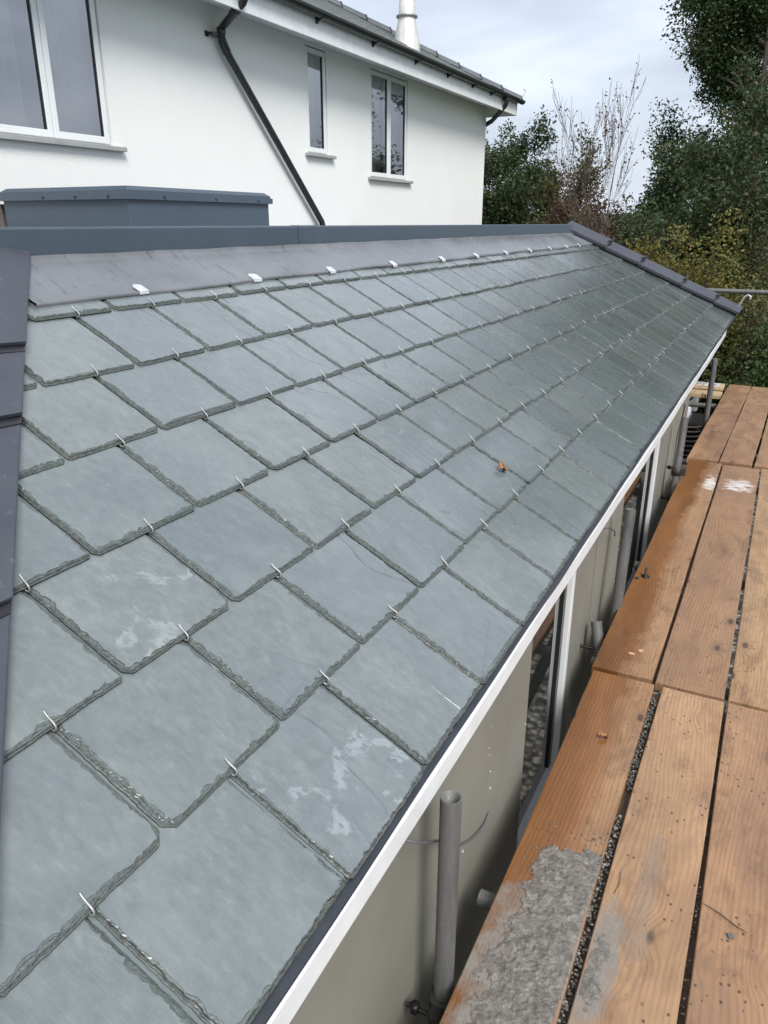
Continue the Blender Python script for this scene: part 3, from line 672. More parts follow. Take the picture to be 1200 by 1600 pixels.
# hip tiles ---------------------------------------------------------
S_edges = [-.30, .35, .807, 1.268, 1.543, 2.006]     # joints seen along the tile edge
S_edges = [-.12, .335, .800, 1.255, 1.508, 2.015]
ups = Vector(RP(hipy(1.), 1.)) - Vector(RP(hipy(0.), 0.)); ups.normalize()
wing = Vector((0, -1, 0)); nrm = Vector((ST, 0, CT))
for k in range(len(S_edges) - 1):
    a, b = S_edges[k], S_edges[k + 1] + .0
    ov = .028
    ti = MB()
    def tp(s, w_, h): return Vector(RP(hipy(s), s, h)) + wing * w_
    P = []
    for (s, hh) in ((a + .006, .038), (b + ov, .020)):
        if k == len(S_edges) - 2 and s > b: s = b; hh = .022
        # section: lip, apex, far wing
        sec = [(0, hh - .012), (0, hh), (.004, hh + .002), (.17, hh + .022), (.24, hh - .045), (.30, hh - .12)]
        skew = .055
        P.append([tp(s - w_ * skew, w_, h) for w_, h in sec])
    n6 = 6; vs = P[0] + P[1]
    inn = [p - nrm * .010 for p in vs]
    fs = [(i, i + 1, n6 + i + 1, n6 + i) for i in range(n6 - 1)]
    fs2 = [tuple(2 * n6 + q for q in f) for f in fs]
    rim = [(i, i + 1, 2 * n6 + i + 1, 2 * n6 + i) for i in range(n6 - 1)] + [(n6 + i, n6 + i + 1, 3 * n6 + i + 1, 3 * n6 + i) for i in range(n6 - 1)] + [(0, n6, 3 * n6, 2 * n6), (n6 - 1, 2 * n6 - 1, 4 * n6 - 1, 3 * n6 - 1)]
    ti.add(vs + inn, fs + fs2 + rim)
    o = ti.build('hip_tile', M_hip, ext)
    # black strip standing in for the shadow under the upper tile's end
    if k:
        st = MB(); q0 = [tp(a - .016 - w_ * .055, w_, .0265 + .022 * (w_ / .17)) for w_ in (.0, .17)] + [tp(a + .010 - w_ * .055, w_, .0265 + .022 * (w_ / .17)) for w_ in (.17, .0)]
        q1 = [p - nrm * .012 for p in q0]
        st.add(q0 + q1, [(0, 1, 2, 3), (4, 5, 6, 7), (0, 1, 5, 4), (1, 2, 6, 5), (2, 3, 7, 6), (3, 0, 4, 7)]); st.build('joint_strip', M_black, ext)

# hip tiles at the far end ------------------------------------------
vj = [-.02, .305, .72, 1.22, 1.60, 2.03]
for k in range(5):
    a, b = vj[k] + .006, vj[k + 1] + .02
    vt = MB(); P_ = []
    for s_, hh in ((a, .012), (b, .0)):
        yb = fary(s_)
        P_ += [RP(yb, s_, .012 + hh), RP(yb, s_, .040 + hh), RP(yb + .17, s_, .108 + hh), Vector(RP(yb + .30, s_, .108 + hh)) - Vector((0, 0, .10)), Vector(RP(yb + .29, s_, .098 + hh)) - Vector((0, 0, .10)), RP(yb + .165, s_, .096 + hh)]
    n7 = 6; vt.add(P_, [(i, (i + 1) % n7, n7 + (i + 1) % n7, n7 + i) for i in range(n7)] + [tuple(range(n7)), tuple(range(n7, 2 * n7))])
    vt.build('hip_tile', M_hip, ext)
    if k:
        cl = MB(); s_ = a; yb = fary(s_); cl.tube([RP(yb - .012, s_, .03), RP(yb + .0, s_, .062), RP(yb + .09, s_, .095), RP(yb + .17, s_, .132), RP(yb + .2, s_, .11)], .011, 6)
        bmx = bmesh.new(); bmesh.ops.create_cube(bmx, size=.036); cl.bm(bmx, Matrix.Translation(RP(yb + .09, s_, .10)))
        cl.build('tile_clip', M_black, ext)
us = MB(); P_ = []
for s_ in (0, 2.03):
    yb = fary(s_); P_ += [RP(yb + .012, s_, -.012), RP(yb + .012, s_, .022), RP(yb + .28, s_, .06), RP(yb + .28, s_, -.012)]
us.add(P_, [(i, (i + 1) % 4, 4 + (i + 1) % 4, 4 + i) for i in range(4)] + [(0, 1, 2, 3), (4, 5, 6, 7)]); us.build('hip_underlay', M_black, ext)
sp = MB(); 
yb = 10.75; pts = [RP(yb, .02, .03), (XE + .0, yb, ZE + .07), (XE + .04, yb, ZE + .16), (XE + .07, yb, ZE + .225), (XE + .105, yb, ZE + .245), (XE + .135, yb, ZE + .225), (XE + .13, yb, ZE + .195)]
sp.tube(pts, .014, 8); sp.build('hip_iron', M_steel, ext)

# eaves -------------------------------------------------------------
tr = MB(); ny = 120; vs = []; fs = []
for i in range(ny + 1):
    y = -.3 + (10.72 + .3) * i / ny; q = .0015 * math.sin(y * 3.1) + .001 * math.sin(y * 9)
    for (x, z) in [(-.60, -1.056), (-.525, -1.0925 + q), (-.5095, -1.0950 + q), (-.5065, -1.0975 + q), (-.5075, -1.103)]: vs.append((x + q, y, z))
fs = [(i * 5 + a, (i + 1) * 5 + a, (i + 1) * 5 + a + 1, i * 5 + a + 1) for i in range(ny) for a in range(4)]
tr.add(vs, fs, True); tr.build('eave_tray', M_tray, ext)
for a, b in ((-.3, 3.02), (3.0225, 6.1), (6.1025, 9.3)):
    f_ = MB(); n_i = 24; vs = []; 
    for i in range(n_i + 1):
        y = a + (b - a) * i / n_i; q = .002 * math.sin(y * 1.9) + .0012 * math.sin(y * 5.3)
        vs += [(-.505 + q, y, -1.100), (-.503 + q, y, -1.102), (-.503 + q, y, -1.158), (-.521 + q, y, -1.158), (-.521 + q, y, -1.100)]
    fs = [(i * 5 + k, (i + 1) * 5 + k, (i + 1) * 5 + (k + 1) % 5, i * 5 + (k + 1) % 5) for i in range(n_i) for k in range(5)] + [(0, 1, 2, 3, 4), tuple(n_i * 5 + k for k in range(5))]
    f_.add(vs, fs); f_.build('fascia', M_fascia, ext)
sf = MB(); sf.box((-.62, -.3, -1.135), (-.5215, YE, -1.125)); sf.build('soffit', M_soffit, ext)

# walls: openings for two tall windows
XW = -.560
def wallbox(m_, y0, y1, z0, z1, x0=-.80, x1=XW): m_.box((x0, y0, z0), (x1, y1, z1))
wl = MB(); wz = -1.136
W1 = (2.19, 2.74); W2 = (3.80, 4.93)
wallbox(wl, -.3, W1[0], G, wz); wallbox(wl, W1[1], W2[0], G, wz); wallbox(wl, W2[1], 6.65, G, wz)
wallbox(wl, W1[0], W1[1], G, -2.22); wallbox(wl, W2[0], W2[1], G, -2.22)
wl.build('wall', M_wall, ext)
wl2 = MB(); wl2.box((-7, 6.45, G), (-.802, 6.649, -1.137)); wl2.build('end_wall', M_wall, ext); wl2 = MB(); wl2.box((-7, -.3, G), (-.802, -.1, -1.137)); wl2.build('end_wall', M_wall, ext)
jm = MB()                                  # panel joints: slightly proud cover strips
for y in (3.16, 5.33):
    jm = MB(); jm.box((XW, y, G), (XW + .003, y + .003, wz)); jm.build('cover_strip', M_panel, ext)
for ya, yb in ((2.745, 2.875), (4.935, 5.14)):
    pl_ = MB(); pl_.box((XW, ya, G), (XW + .003, yb, wz)); pl_.build('wall_panel', M_panel, ext)
for (a, b) in (W1, W2):
    fr = MB(); zt, zb = wz - .004, -2.215
    fr.box((-.615, b - .042, zb), (-.550, b - .002, zt), .003); fr.box((-.64, a + .002, zb), (-.585, a + .03, zt), .003)
    fr.box((-.615, a + .031, zb), (-.556, b - .043, zb + .05), .003)
    fr.box((-.640, a + .031, zt - .04), (-.585, b - .043, zt), .003)
    w_o = fr.build('window', M_white, ext)
    gk = MB(); gk.box((-.612, b - .080, zb + .052), (-.571, b - .0425, zt - .041)); gk.build('gasket', M_black, w_o)
    gp = MB(); gp.box((-.600, a + .031, zb + .051), (-.580, b - .081, zt - .041)); gp.build('pane', M_glass2, w_o)

# cables poking out below the fascia
def cable(pts, r, label):
    m_ = MB(); 
    P = [Vector(p) for p in pts]; out_ = []
    for i in range(len(P) - 1):
        p0, p1, p2, p3 = P[max(i - 1, 0)], P[i], P[i + 1], P[min(i + 2, len(P) - 1)]
        for k in range(6):
            t = k / 6; out_.append(.5 * ((2 * p1) + (-p0 + p2) * t + (2 * p0 - 5 * p1 + 4 * p2 - p3) * t * t + (-p0 + 3 * p1 - 3 * p2 + p3) * t ** 3))
    out_.append(P[-1]); m_.tube(out_, r, 6)
    return tag(m_.build('cable', plain('grey_cable', (.12, .12, .125), .5), None), label, 'cable')
cable([(-.54, 1.12, -1.20), (-.505, 1.13, -1.205), (-.50, 1.20, -1.265), (-.53, 1.34, -1.395), (-.552, 1.50, -1.56), (-.554, 1.64, -1.66), (-.552, 1.75, -1.70), (-.552, 1.80, -1.69)], .0032, 'grey cable curling out of the cream wall behind the nearest scaffold pole')
cable([(-.54, 2.98, -1.19), (-.515, 3.03, -1.19), (-.51, 3.15, -1.23), (-.52, 3.35, -1.32), (-.54, 3.5, -1.40)], .003, 'thin grey cable beneath the fascia near the second scaffold pole')
cable([(-.54, 5.5, -1.18), (-.51, 5.52, -1.17), (-.505, 5.68, -1.20), (-.52, 5.80, -1.32), (-.54, 5.85, -1.5), (-.54, 5.86, -1.75)], .005, 'dark looped cable hanging down the wall beside the third scaffold pole')

# ================================================================== WHITE HOUSE
hs = thing('house', 'white rendered house with slate hipped roof behind the flat roof', 'house', (-9, 4.5, G))
HX = -5.0; HT = 1.83; HY1 = 13.66
wins = [(3.36, 5.03, .575, 1.79, 3), (7.96, 8.40, .735, 1.79, 1), (9.44, 10.55, .555, 1.79, 2)]
wm = MB()
ys = [-4.0]
for a, b, z0, z1, n_c in wins: ys += [a, b]
ys.append(HY1)
for i in range(0, len(ys), 2): wm.box((HX - .3, ys[i], G), (HX, ys[i + 1], HT))
for a, b, z0, z1, n_c in wins:
    wm.box((HX - .3, a, G), (HX, b, z0)); wm.box((HX - .3, a, z1), (HX, b, HT))
wm.box((HX - 8, HY1 - .3, G), (HX - .301, HY1, HT)); wm.box((HX - 8, -4, G), (HX - .301, -3.7, HT))
wm.build('wall', M_render, hs)
for wi, (a, b, z0, z1, n_c) in enumerate(wins):
    fx = HX - .035; fr = MB(); ft = .045
    fr.box((fx - .06, a + .001, z0 + .001), (fx, a + ft, z1 - .001), .004); fr.box((fx - .06, b - ft, z0 + .001), (fx, b - .001, z1 - .001), .004)
    fr.box((fx - .06, a + ft, z0 + .001), (fx, b - ft, z0 + ft), .004); fr.box((fx - .06, a + ft, z1 - ft), (fx, b - ft, z1 - .001), .004)
    win = fr.build('window', M_white, hs)
    cw = (b - a - 2 * .012) / n_c
    for k in range(n_c):
        ya, yb = a + .012 + k * cw + .003, a + .012 + (k + 1) * cw - .003
        cs = MB(); cf = .05; xa, xb = fx + .001, fx + .028
        za, zb = z0 + .014, z1 - .014
        cs.box((xa, ya, za), (xb, ya + cf, zb), .005); cs.box((xa, yb - cf, za), (xb, yb, zb), .005)
        cs.box((xa, ya + cf, za), (xb, yb - cf, za + cf), .005); cs.box((xa, ya + cf, zb - cf), (xb, yb - cf, zb), .005)
        cs.build('casement', M_white, win)
        ga = MB(); ga.box((xa + .004, yb - cf - .009, za + cf), (xa + .020, yb - cf + .001, zb - cf)); ga.build('gasket', M_black, win)
        gp = MB(); gp.add([(xa + .008, ya + cf - .004, za + cf - .004), (xa + .008, yb - cf - .001, za + cf - .004), (xa + .008, yb - cf - .001, zb - cf + .004), (xa + .008, ya + cf - .004, zb - cf + .004)], [(3, 2, 1, 0)]); go_ = gp.build('pane', M_glass, win)
        if go_.data.polygons[0].normal.x < 0: go_.data.flip_normals()
    sl_ = MB(); sl_.box((HX - .2, a - .06 if wi != 0 else a, z0 - .035), (HX + .055, b + .10, z0 - .001), .004); sl_.build('sill', M_sill, hs)
    rm = MB(); rx0, rx1 = HX - 1.8, HX - .302                        # room behind the window
    rm.add([(rx1, a - .4, z0 - .5), (rx1, b + .4, z0 - .5), (rx0, b + .4, z0 - .5), (rx0, a - .4, z0 - .5), (rx1, a - .4, z1 + .02), (rx1, b + .4, z1 + .02), (rx0, b + .4, z1 + .02), (rx0, a - .4, z1 + .02)], [(0, 1, 2, 3), (4, 5, 6, 7), (1, 2, 6, 5), (2, 3, 7, 6), (3, 0, 4, 7)])
    rm.build('room', M_room, win)
    for (ca, cb_) in {0: ((3.95, 4.32), (4.62, 5.03)), 1: ((8.0, 8.40),), 2: ((9.44, 9.96), (10.0, 10.56))}[wi]:
        cu = MB(); nn_ = 60; vs = []
        for i in range(nn_ + 1):
            y = ca + (cb_ - ca) * i / nn_; x = HX - .125 + .010 * math.sin(y * 95) + .006 * math.sin(y * 41)
            vs += [(x, y, z0 - .1), (x, y, z1)]
        cu.add(vs, [(2 * i, 2 * i + 2, 2 * i + 3, 2 * i + 1) for i in range(nn_)], True); cu.build('curtain', M_curt, win)
    # window handle on the inside of the glass edge, seen as a white lever
    hy = {0: 4.25, 1: 8.20, 2: 9.72}[wi]; zc = {0: 1.02, 1: 1.16, 2: 1.13}[wi]
    hd = MB(); hd.box((fx - .075, hy - .012, zc - .11), (fx - .062, hy + .012, zc + .06), .002); hd.box((fx - .062, hy - .012, zc + .035), (fx - .050, hy + .05, zc + .058), .002)
    hd.build('handle', M_white, win)
# window reveal shadow strips are real returns of the wall thickness
# fascia, soffit
so_ = MB(); so_.add([(HX - .005, -4.4, HT - .002), (HX - .005, HY1 + .4, HT - .002), (-4.615, HY1 + .4, 1.742), (-4.615, -4.4, 1.742)], [(0, 1, 2, 3)])
so_.add([(HX - 8.4, HY1 - .01, HT - .002), (HX - .005, HY1 - .01, HT - .002), (-4.615, HY1 + .4, 1.742), (HX - 8.4, HY1 + .4, 1.742)], [(0, 1, 2, 3)])
so_.build('soffit', M_soffit, hs)
for a, b in ((-4.42, 2.6), (2.603, 8.93), (8.933, HY1 + .42)):
    ff = MB(); ff.box((-4.618, a, 1.722), (-4.598, b, 1.935), .003); ff.build('fascia', M_fascia, hs)
ff = MB(); ff.box((HX - 8.4, HY1 + .401, 1.722), (-4.6, HY1 + .42, 1.935)); ff.build('fascia', M_fascia, hs)
vg = MB(); vg.box((-4.83, 6.62, 1.768), (-4.68, 6.78, 1.785)); 
# roof
PT = R(27); tz = math.tan(PT); ex, ez = -4.56, 1.955; cy = HY1 + .44
rfm = MB(); K = 4.0
e0 = (ex, -4.5, ez); e1 = (ex, cy, ez); e2 = (ex - 2 * K, cy, ez); e3 = (ex - 2 * K, -4.5, ez)
q0 = (ex - K, -4.5 + K, ez + K * tz); q1 = (ex - K, cy - K, ez + K * tz)
dn = lambda p: (p[0], p[1], p[2] - .03)
T = [e0, e1, e2, e3, q0, q1]
rfm.add(T + [dn(p) for p in T], [(0, 1, 5, 4), (1, 2, 5), (2, 3, 4, 5), (3, 0, 4), (6, 7, 8, 9), (0, 1, 7, 6), (1, 2, 8, 7), (2, 3, 9, 8), (3, 0, 6, 9)])
roof = rfm.build('roof', M_hroof, hs)
# slate course steps on the visible slope
stp = MB()
for i in range(1, 16):
    d = i * .20; x = ex - d * math.cos(PT); z = ez + d * math.sin(PT); y1_ = cy - d * math.cos(PT) - .05
    stp.add([(x, -4.5 + d, z + .012), (x, y1_, z + .012), (x - .2, y1_ , z + .2 * tz + .002), (x - .2, -4.5 + d, z + .2 * tz + .002), (x, -4.5 + d, z), (x, y1_, z)], [(0, 1, 2, 3), (0, 1, 5, 4)])
stp.build('slate_course', M_hroof, roof)
hipd = Vector((-1, -1, tz)).normalized(); hn = Vector((-1, 1, 0)).normalized(); L = 0
start = Vector(e1) + Vector((0, 0, .01))
for k in range(13):
    a = start + hipd * (k * .42 - .02); b = a + hipd * .445
    ht_ = MB(); up_ = Vector((0, 0, 1))
    P0 = [a - hn * .10 - up_ * .025, a - hn * .03 + up_ * .062, a + hn * .03 + up_ * .062, a + hn * .10 - up_ * .025]
    P1 = [b - hn * .10 - up_ * .035, b - hn * .03 + up_ * .045, b + hn * .03 + up_ * .045, b + hn * .10 - up_ * .035]
    ht_.add(P0 + P1, [(0, 1, 5, 4), (1, 2, 6, 5), (2, 3, 7, 6), (0, 1, 2, 3), (4, 5, 6, 7), (0, 4, 7, 3)])
    rt = ht_.build('ridge_tile', M_ridge, roof)
    if k:
        cl = MB(); cl.add([p + up_ * .006 - hipd * .012 for p in P0] + [p + up_ * .006 + hipd * .018 for p in P0], [(0, 1, 5, 4), (1, 2, 6, 5), (2, 3, 7, 6), (0, 1, 2, 3), (4, 5, 6, 7)]); cl.build('joint_strip', M_black, roof)
hk = MB(); c0 = start + Vector((.0, .05, .05)); hk.tube([c0 + Vector((.0, .0, 0)), c0 + Vector((.02, .06, .03)), c0 + Vector((.03, .10, .07)), c0 + Vector((.03, .09, .11)), c0 + Vector((.02, .04, .12))], .006, 6); hk.build('hip_iron', M_steel, roof)
# gutter and brackets
gu = MB(); n_g = 9; vs = []
prof = [( .055 * math.cos(math.pi + math.pi * k / (n_g - 1)), .055 * math.sin(math.pi + math.pi * k / (n_g - 1))) for k in range(n_g)]
prof2 = [(x * .92, z * .92) for x, z in prof[::-1]]
gx, gz = -4.535, 1.950
gu.prism([(gx + x, gz + z) for x, z in prof + prof2], -4.5, HY1 + .50); gut = gu.build('gutter', M_black, hs)
for y in (5.4, 6.5, 7.55, 8.75, 9.9, 10.95, 11.9, 12.7, 13.3):
    br = MB(); br.box((-4.597, y - .014, 1.855), (-4.585, y + .014, 1.94)); br.add([(-4.59, y - .012, 1.86), (-4.59, y + .012, 1.86), (gx + .03, y + .012, gz - .052), (gx + .03, y - .012, gz - .052), (-4.59, y - .012, 1.91), (-4.59, y + .012, 1.91), (gx + .03, y + .012, gz - .045), (gx + .03, y - .012, gz - .045)], [(0, 1, 2, 3), (4, 5, 6, 7), (0, 3, 7, 4), (1, 2, 6, 5)])
    br.build('bracket', M_black, gut)
# downpipes
dp = MB(); dp.tube([(-4.535, 6.28, 1.93), (-4.535, 6.28, 1.80), (-4.56, 6.29, 1.775), (-4.90, 6.44, 1.66), (-4.935, 6.45, 1.64), (-4.935, 6.45, 1.54), (-4.935, 6.48, 1.50), (-4.935, 7.28, .77), (-4.935, 8.11, .012), (-4.935, 8.13, -.04)], .034, 14)
dpo = dp.build('downpipe', M_black, hs)
for p, q_ in [((-4.535, 6.28, 1.90), (-4.535, 6.28, 1.845)), ((-4.935, 6.45, 1.655), (-4.935, 6.45, 1.60)), ((-4.66, 6.333, 1.742), (-4.73, 6.364, 1.72)), ((-4.935, 6.455, 1.55), (-4.935, 6.52, 1.465))]:
    j_ = MB(); j_.tube([p, q_], .040, 14); j_.build('pipe_socket', M_black, dpo)
j_ = MB(); j_.box((-4.985, 6.31, 1.575), (-4.93, 6.45, 1.60), .004); j_.box((-4.999, 6.29, 1.565), (-4.985, 6.33, 1.61), .003); j_.build('pipe_clip', M_black, dpo)
dp = MB(); dp.tube([(-4.535, 13.3, 1.92), (-4.535, 13.3, 1.82), (-4.56, 13.32, 1.78), (-4.90, 13.68, 1.62), (-5.02, 13.71, 1.57), (-5.10, 13.715, 1.5), (-5.10, 13.715, G)], .036, 12); dp.build('downpipe', M_black, hs)
# flue
fx_, fy_ = -5.36, 11.25; fz = ez + (ex - fx_) * tz
fm = MB(); fm.lathe([(.19, -.12), (.185, .02), (.125, .30), (.118, .34)], (fx_, fy_, fz), 28); flue = fm.build('flue', M_flue, hs)
fm = MB(); fm.lathe([(.118, .33), (.150, .335), (.150, .36), (.118, .365)], (fx_, fy_, fz), 28); fm.build('flue_collar', M_flue2, flue)
fm = MB(); fm.lathe([(.114, .34), (.112, .52), (.100, .53), (.098, 2.2), (0, 2.2)], (fx_, fy_, fz), 28); fm.build('flue_pipe', M_flue, flue)
for z_ in (.54, .80, .86, 1.35): 
    fm = MB(); fm.lathe([(.099, z_), (.105, z_ + .004), (.105, z_ + .022), (.099, z_ + .026)], (fx_, fy_, fz), 28); fm.build('flue_band', M_flue2, flue)
# ornament on the inner sill of the big window
eg = MB(); bmx = bmesh.new(); bmesh.ops.create_uvsphere(bmx, u_segments=16, v_segments=12, radius=.03)
eg.bm(bmx, Matrix.Translation((HX - .14, 4.13, .68)) @ Matrix.Scale(.25, 4, (1, 0, 0)) @ Matrix.Scale(1.3, 4, (0, 0, 1)), True)
tag(eg.build('ornament', plain('pale_green_china', (.45, .60, .55), .3)), 'small pale green egg-shaped ornament behind the big house window', 'ornament')

# ================================================================== SCAFFOLD
def tube_thing(name, a, b, label, cat, group, coup=(), r=.0242):
    t = thing(name, label, cat, (a[0], a[1], a[2]), group)
    m_ = MB(); m_.tube([a, (Vector(a) + Vector(b)) / 2, b], r, 28, hollow=.0036); m_.build('tube', M_tube, t)
    for (z, sgn) in coup: coupler(t, Vector(a).lerp(Vector(b), 0) + Vector((0, 0, 0)), z, a, b, sgn)
    return t
def coupler(t, p, z, a, b, sgn):
    f = (z - a[2]) / (b[2] - a[2]); c = Vector(a).lerp(Vector(b), f)
    m_ = MB(); m_.lathe([(.0245, -.028), (.034, -.028), (.036, 0), (.034, .028), (.0245, .028)], c, 20)
    m_.box((c.x + .02, c.y - .025, c.z - .026), (c.x + .06, c.y + .025, c.z + .026), .004)
    m_.box((c.x - .012, c.y + sgn * .02 - .012, c.z - .02), (c.x + .012, c.y + sgn * .06, c.z + .02), .004)
    co = m_.build('coupler', M_coupler, t)
    bo = MB(); bo.tube([(c.x - .01, c.y + sgn * .045, c.z), (c.x - .075, c.y + sgn * .048, c.z + .006)], .006, 8)
    bo.lathe([(0, -.011), (.013, -.011), (.013, .011), (0, .011)], (c.x - .055, c.y + sgn * .047, c.z + .005), 6); bo.build('bolt', M_bolt, co)
PG = 'upright scaffold tubes between the roof edge and the boards'
def pole(x0, y0, zt, lean, lab, coup): return tube_thing('scaffold_pole', (x0 + lean[0], y0 + lean[1], G + .05), (x0, y0, zt), lab, 'scaffold pole', PG, coup)
pole(-.475, 1.259, -1.177, (.012, -.035), 'grey scaffold pole nearest the camera with open top, beside the mortar-covered board', [(-1.80, -1)])
pole(-.470, 3.42, -1.226, (-.0, -.30), 'second grey scaffold pole, standing in front of the wider dark window', [(-1.83, -1)])
pole(-.475, 5.53, -1.255, (-.0, -.42), 'third grey scaffold pole, leaning, just short of the far end of the wall', [(-1.62, 1), (-1.80, -1)])
pole(-.470, 7.60, -1.157, (-.0, -.03), 'farthest grey scaffold pole, standing clear of the wall by the crosswise planks', [(-1.82, -1)])
TG = 'short scaffold tubes carrying the boards'
def transom(y, z, x0, x1, lab, dy=0.): return tube_thing('scaffold_transom', (x0, y, z), (x1, y + dy, z), lab, 'scaffold tube', TG)
transom(1.56, -1.773, -.492, .9, 'dark scaffold tube end poking out under the board beside the mortar spill')
transom(2.94, -1.773, -.489, .9, 'dark scaffold tube end just past the nearest board joint')
transom(4.05, -1.773, -.498, .9, 'dark scaffold tube end under the middle boards, beside the wider window')
transom(5.72, -1.775, -.530, .9, 'pale scaffold tube end poking out beside the third scaffold pole', .02)
transom(6.25, -1.775, -.545, .9, 'dark scaffold tube end just past the farther board joint')
transom(9.0, -1.775, -1.3, .9, 'scaffold tube under the far ends of the boards')
t = thing('scaffold_brace', 'stubby dark tube end rising at a slant beside the board, short of the second pole', 'scaffold tube', (-.515, 3.12, -1.71), None)
m_ = MB(); m_.tube([(-.515, 3.10, -1.660), (-.475, 3.05, -1.80), (-.2, 2.7, -2.75)], .0242, 24, hollow=.0036); m_.build('tube', M_tube, t)
m_ = MB(); m_.tube([(-.56, 3.03, -1.76), (-.50, 3.04, -1.765)], .007, 8); m_.build('bolt', M_bolt, t)
tube_thing('guard_rail', (-2.2, 11.15, -.825), (2.0, 11.15, -.825), 'grey horizontal guard rail crossing behind the far roof corner', 'scaffold rail', None, r=.029)
tube_thing('scaffold_ledger', (-1.2, 8.4, -1.775), (-.44, 8.4, -1.760), 'grey horizontal scaffold tube under the crosswise planks', 'scaffold tube', None)
# outer ledger carrying transoms
tube_thing('scaffold_ledger', (.72, -.5, -1.822), (.72, 9.6, -1.822), 'long scaffold tube beneath the outer side of the boards', 'scaffold tube', None)

BG = 'orange-brown scaffold boards laid end to end'
def board(y0, y1, x0, x1, z, mat, label, sh=0.):
    """x given at y0; sh = sideways drift at y1"""
    m_ = MB(); ny = max(8, int((y1 - y0) / .12)); th_ = .038; ch = .0035; w_ = x1 - x0
    prof = [(0, -th_), (0, -ch), (ch * .4, -ch * .3), (ch, 0), (w_ * .33, .0), (w_ * .66, 0), (w_ - ch, 0), (w_ - ch * .4, -ch * .3), (w_, -ch), (w_, -th_)]
    ph = random.uniform(0, 6); vs = []; n_p = len(prof)
    cup = random.uniform(-.0015, .002)
    for i in range(ny + 1):
        f = i / ny; y = y0 + (y1 - y0) * f
        for (x, zz) in prof:
            u_ = x / w_ * 2 - 1; wav = .0018 * math.sin(y * 3.7 + ph)
            ex_ = (wav if u_ < 0 else -wav * .7) * abs(u_)
            e_ = 0
            if i == 0: e_ = .0015 * math.sin(x * 90 + ph)
            if i == ny: e_ = -.0015 * math.sin(x * 70 + ph)
            vs.append((x0 + x + sh * f + ex_, y + e_, z + zz + cup * u_ * u_ + .0012 * math.sin(y * 2 + ph)))
    fs = [(i * n_p + k, (i + 1) * n_p + k, (i + 1) * n_p + (k + 1) % n_p, i * n_p + (k + 1) % n_p) for i in range(ny) for k in range(n_p)] + [tuple(range(n_p)), tuple(ny * n_p + k for k in range(n_p))]
    m_.add(vs, fs); o = m_.build('scaffold_board', mat); tag(o, label, 'scaffold board', BG); return o
BZ = -1.690
cA, cB = (.44, .265, .140), (.31, .172, .088)
cP, cQ = (.50, .318, .175), (.375, .218, .115)
board(-.42, 2.745, -.416, -.182, BZ, wood('board_wood_a', 1.1, cA, cB, wet=(.000, 0), smear=((-.75, .42, -.135, .135, .95),)), 'nearest board next to the poles, wet orange edge and grey mortar spilled over it', -.028)
board(-.40, 2.745, -.172, .052, BZ, wood('board_wood_b', 2.7, cP, cQ, dirt=.5, smear=((.07, .47, -.115, -.04, .95), (.30, .75, -.04, .02, .35))), 'near middle board, pale and dry with a small grey mortar smear', -.006)
board(-.44, 2.745, .070, .297, BZ, wood('board_wood_c', 3.9, (.42, .25, .135), (.31, .17, .09), dirt=.6), 'near right-hand board, reddish brown with a thin twig lying on it', -.012)
board(2.775, 6.02, -.458, -.222, BZ, wood('board_wood_d', 5.2, cA, cB, wet=(-.005, 0), scuff=(.82, 1.36, .03, .15)), 'middle-length board next to the wall, wet orange edge with dark bolt lying on it', .006)
board(2.770, 6.00, -.207, .042, BZ, wood('board_wood_e', 6.4, (.37, .225, .125), (.28, .155, .085), dirt=.55, scuff=(.95, 1.35, -.12, .14)), 'middle board with white plaster scuff near its far end', .002)
board(2.765, 6.02, .058, .285, BZ, wood('board_wood_f', 7.3, (.46, .30, .16), (.37, .22, .11), dirt=.6), 'middle-length right-hand board, pale yellowish wood', -.004)
board(6.05, 9.28, -.470, -.247, BZ + .006, wood('board_wood_g', 8.8, (.42, .255, .14), (.25, .125, .065), dirt=.7), 'far left board, its end reaching the crosswise planks', .08)
board(6.06, 9.26, -.240, -.012, BZ + .006, wood('board_wood_h', 9.5, (.41, .25, .14), (.27, .145, .075), dirt=.55), 'far middle board, brown near and pale at its far end', .08)
board(6.05, 9.27, .004, .230, BZ + .004, wood('board_wood_i', 10.6, (.40, .25, .14), (.29, .16, .085), dirt=.5), 'far right-hand board at the edge of the picture', .08)
for (y0, y1, z, lab, c) in ((8.62, 8.86, -1.692, 'pale clean plank laid crosswise, nearer of the two by the far pole', (.62, .46, .27)), (8.875, 9.10, -1.650, 'pale clean plank laid crosswise behind the other, with white marked end', (.68, .52, .33))):
    m_ = MB(); m_.box((-2.2, y0, z - .038), (-.425, y1, z), .003)
    m = wood('plank_wood', y0, c, tuple(x * .85 for x in c), dirt=.1)
    tag(m_.build('crosswise_plank', m), lab, 'plank')
lbm = Mat('end_mark', .6); v = lbm.co()
lbm.color(lbm.mix(lbm.ramp(lbm.noise(v, 45, 4, .7), [(.48, 0.), (.52, 1.)]), (.78, .78, .76), (.10, .10, .10)))
m_ = MB(); m_.box((-.70, 8.885, -1.6495), (-.47, 9.09, -1.6470)); tag(m_.build('paper_label', lbm.m), 'white label with black print lying on the crosswise plank by the far pole', 'label')

def pebble(m_, c, r_, sq=.7):
    bmx = bmesh.new(); bmesh.ops.create_icosphere(bmx, subdivisions=1, radius=r_)
    for v_ in bmx.verts: v_.co = Vector((v_.co.x * random.uniform(.7, 1.2), v_.co.y * random.uniform(.7, 1.2), v_.co.z * sq * random.uniform(.7, 1.2)))
    m_.bm(bmx, Matrix.Translation(c) @ Matrix.Rotation(random.uniform(0, 6), 4, 'Z'), False)
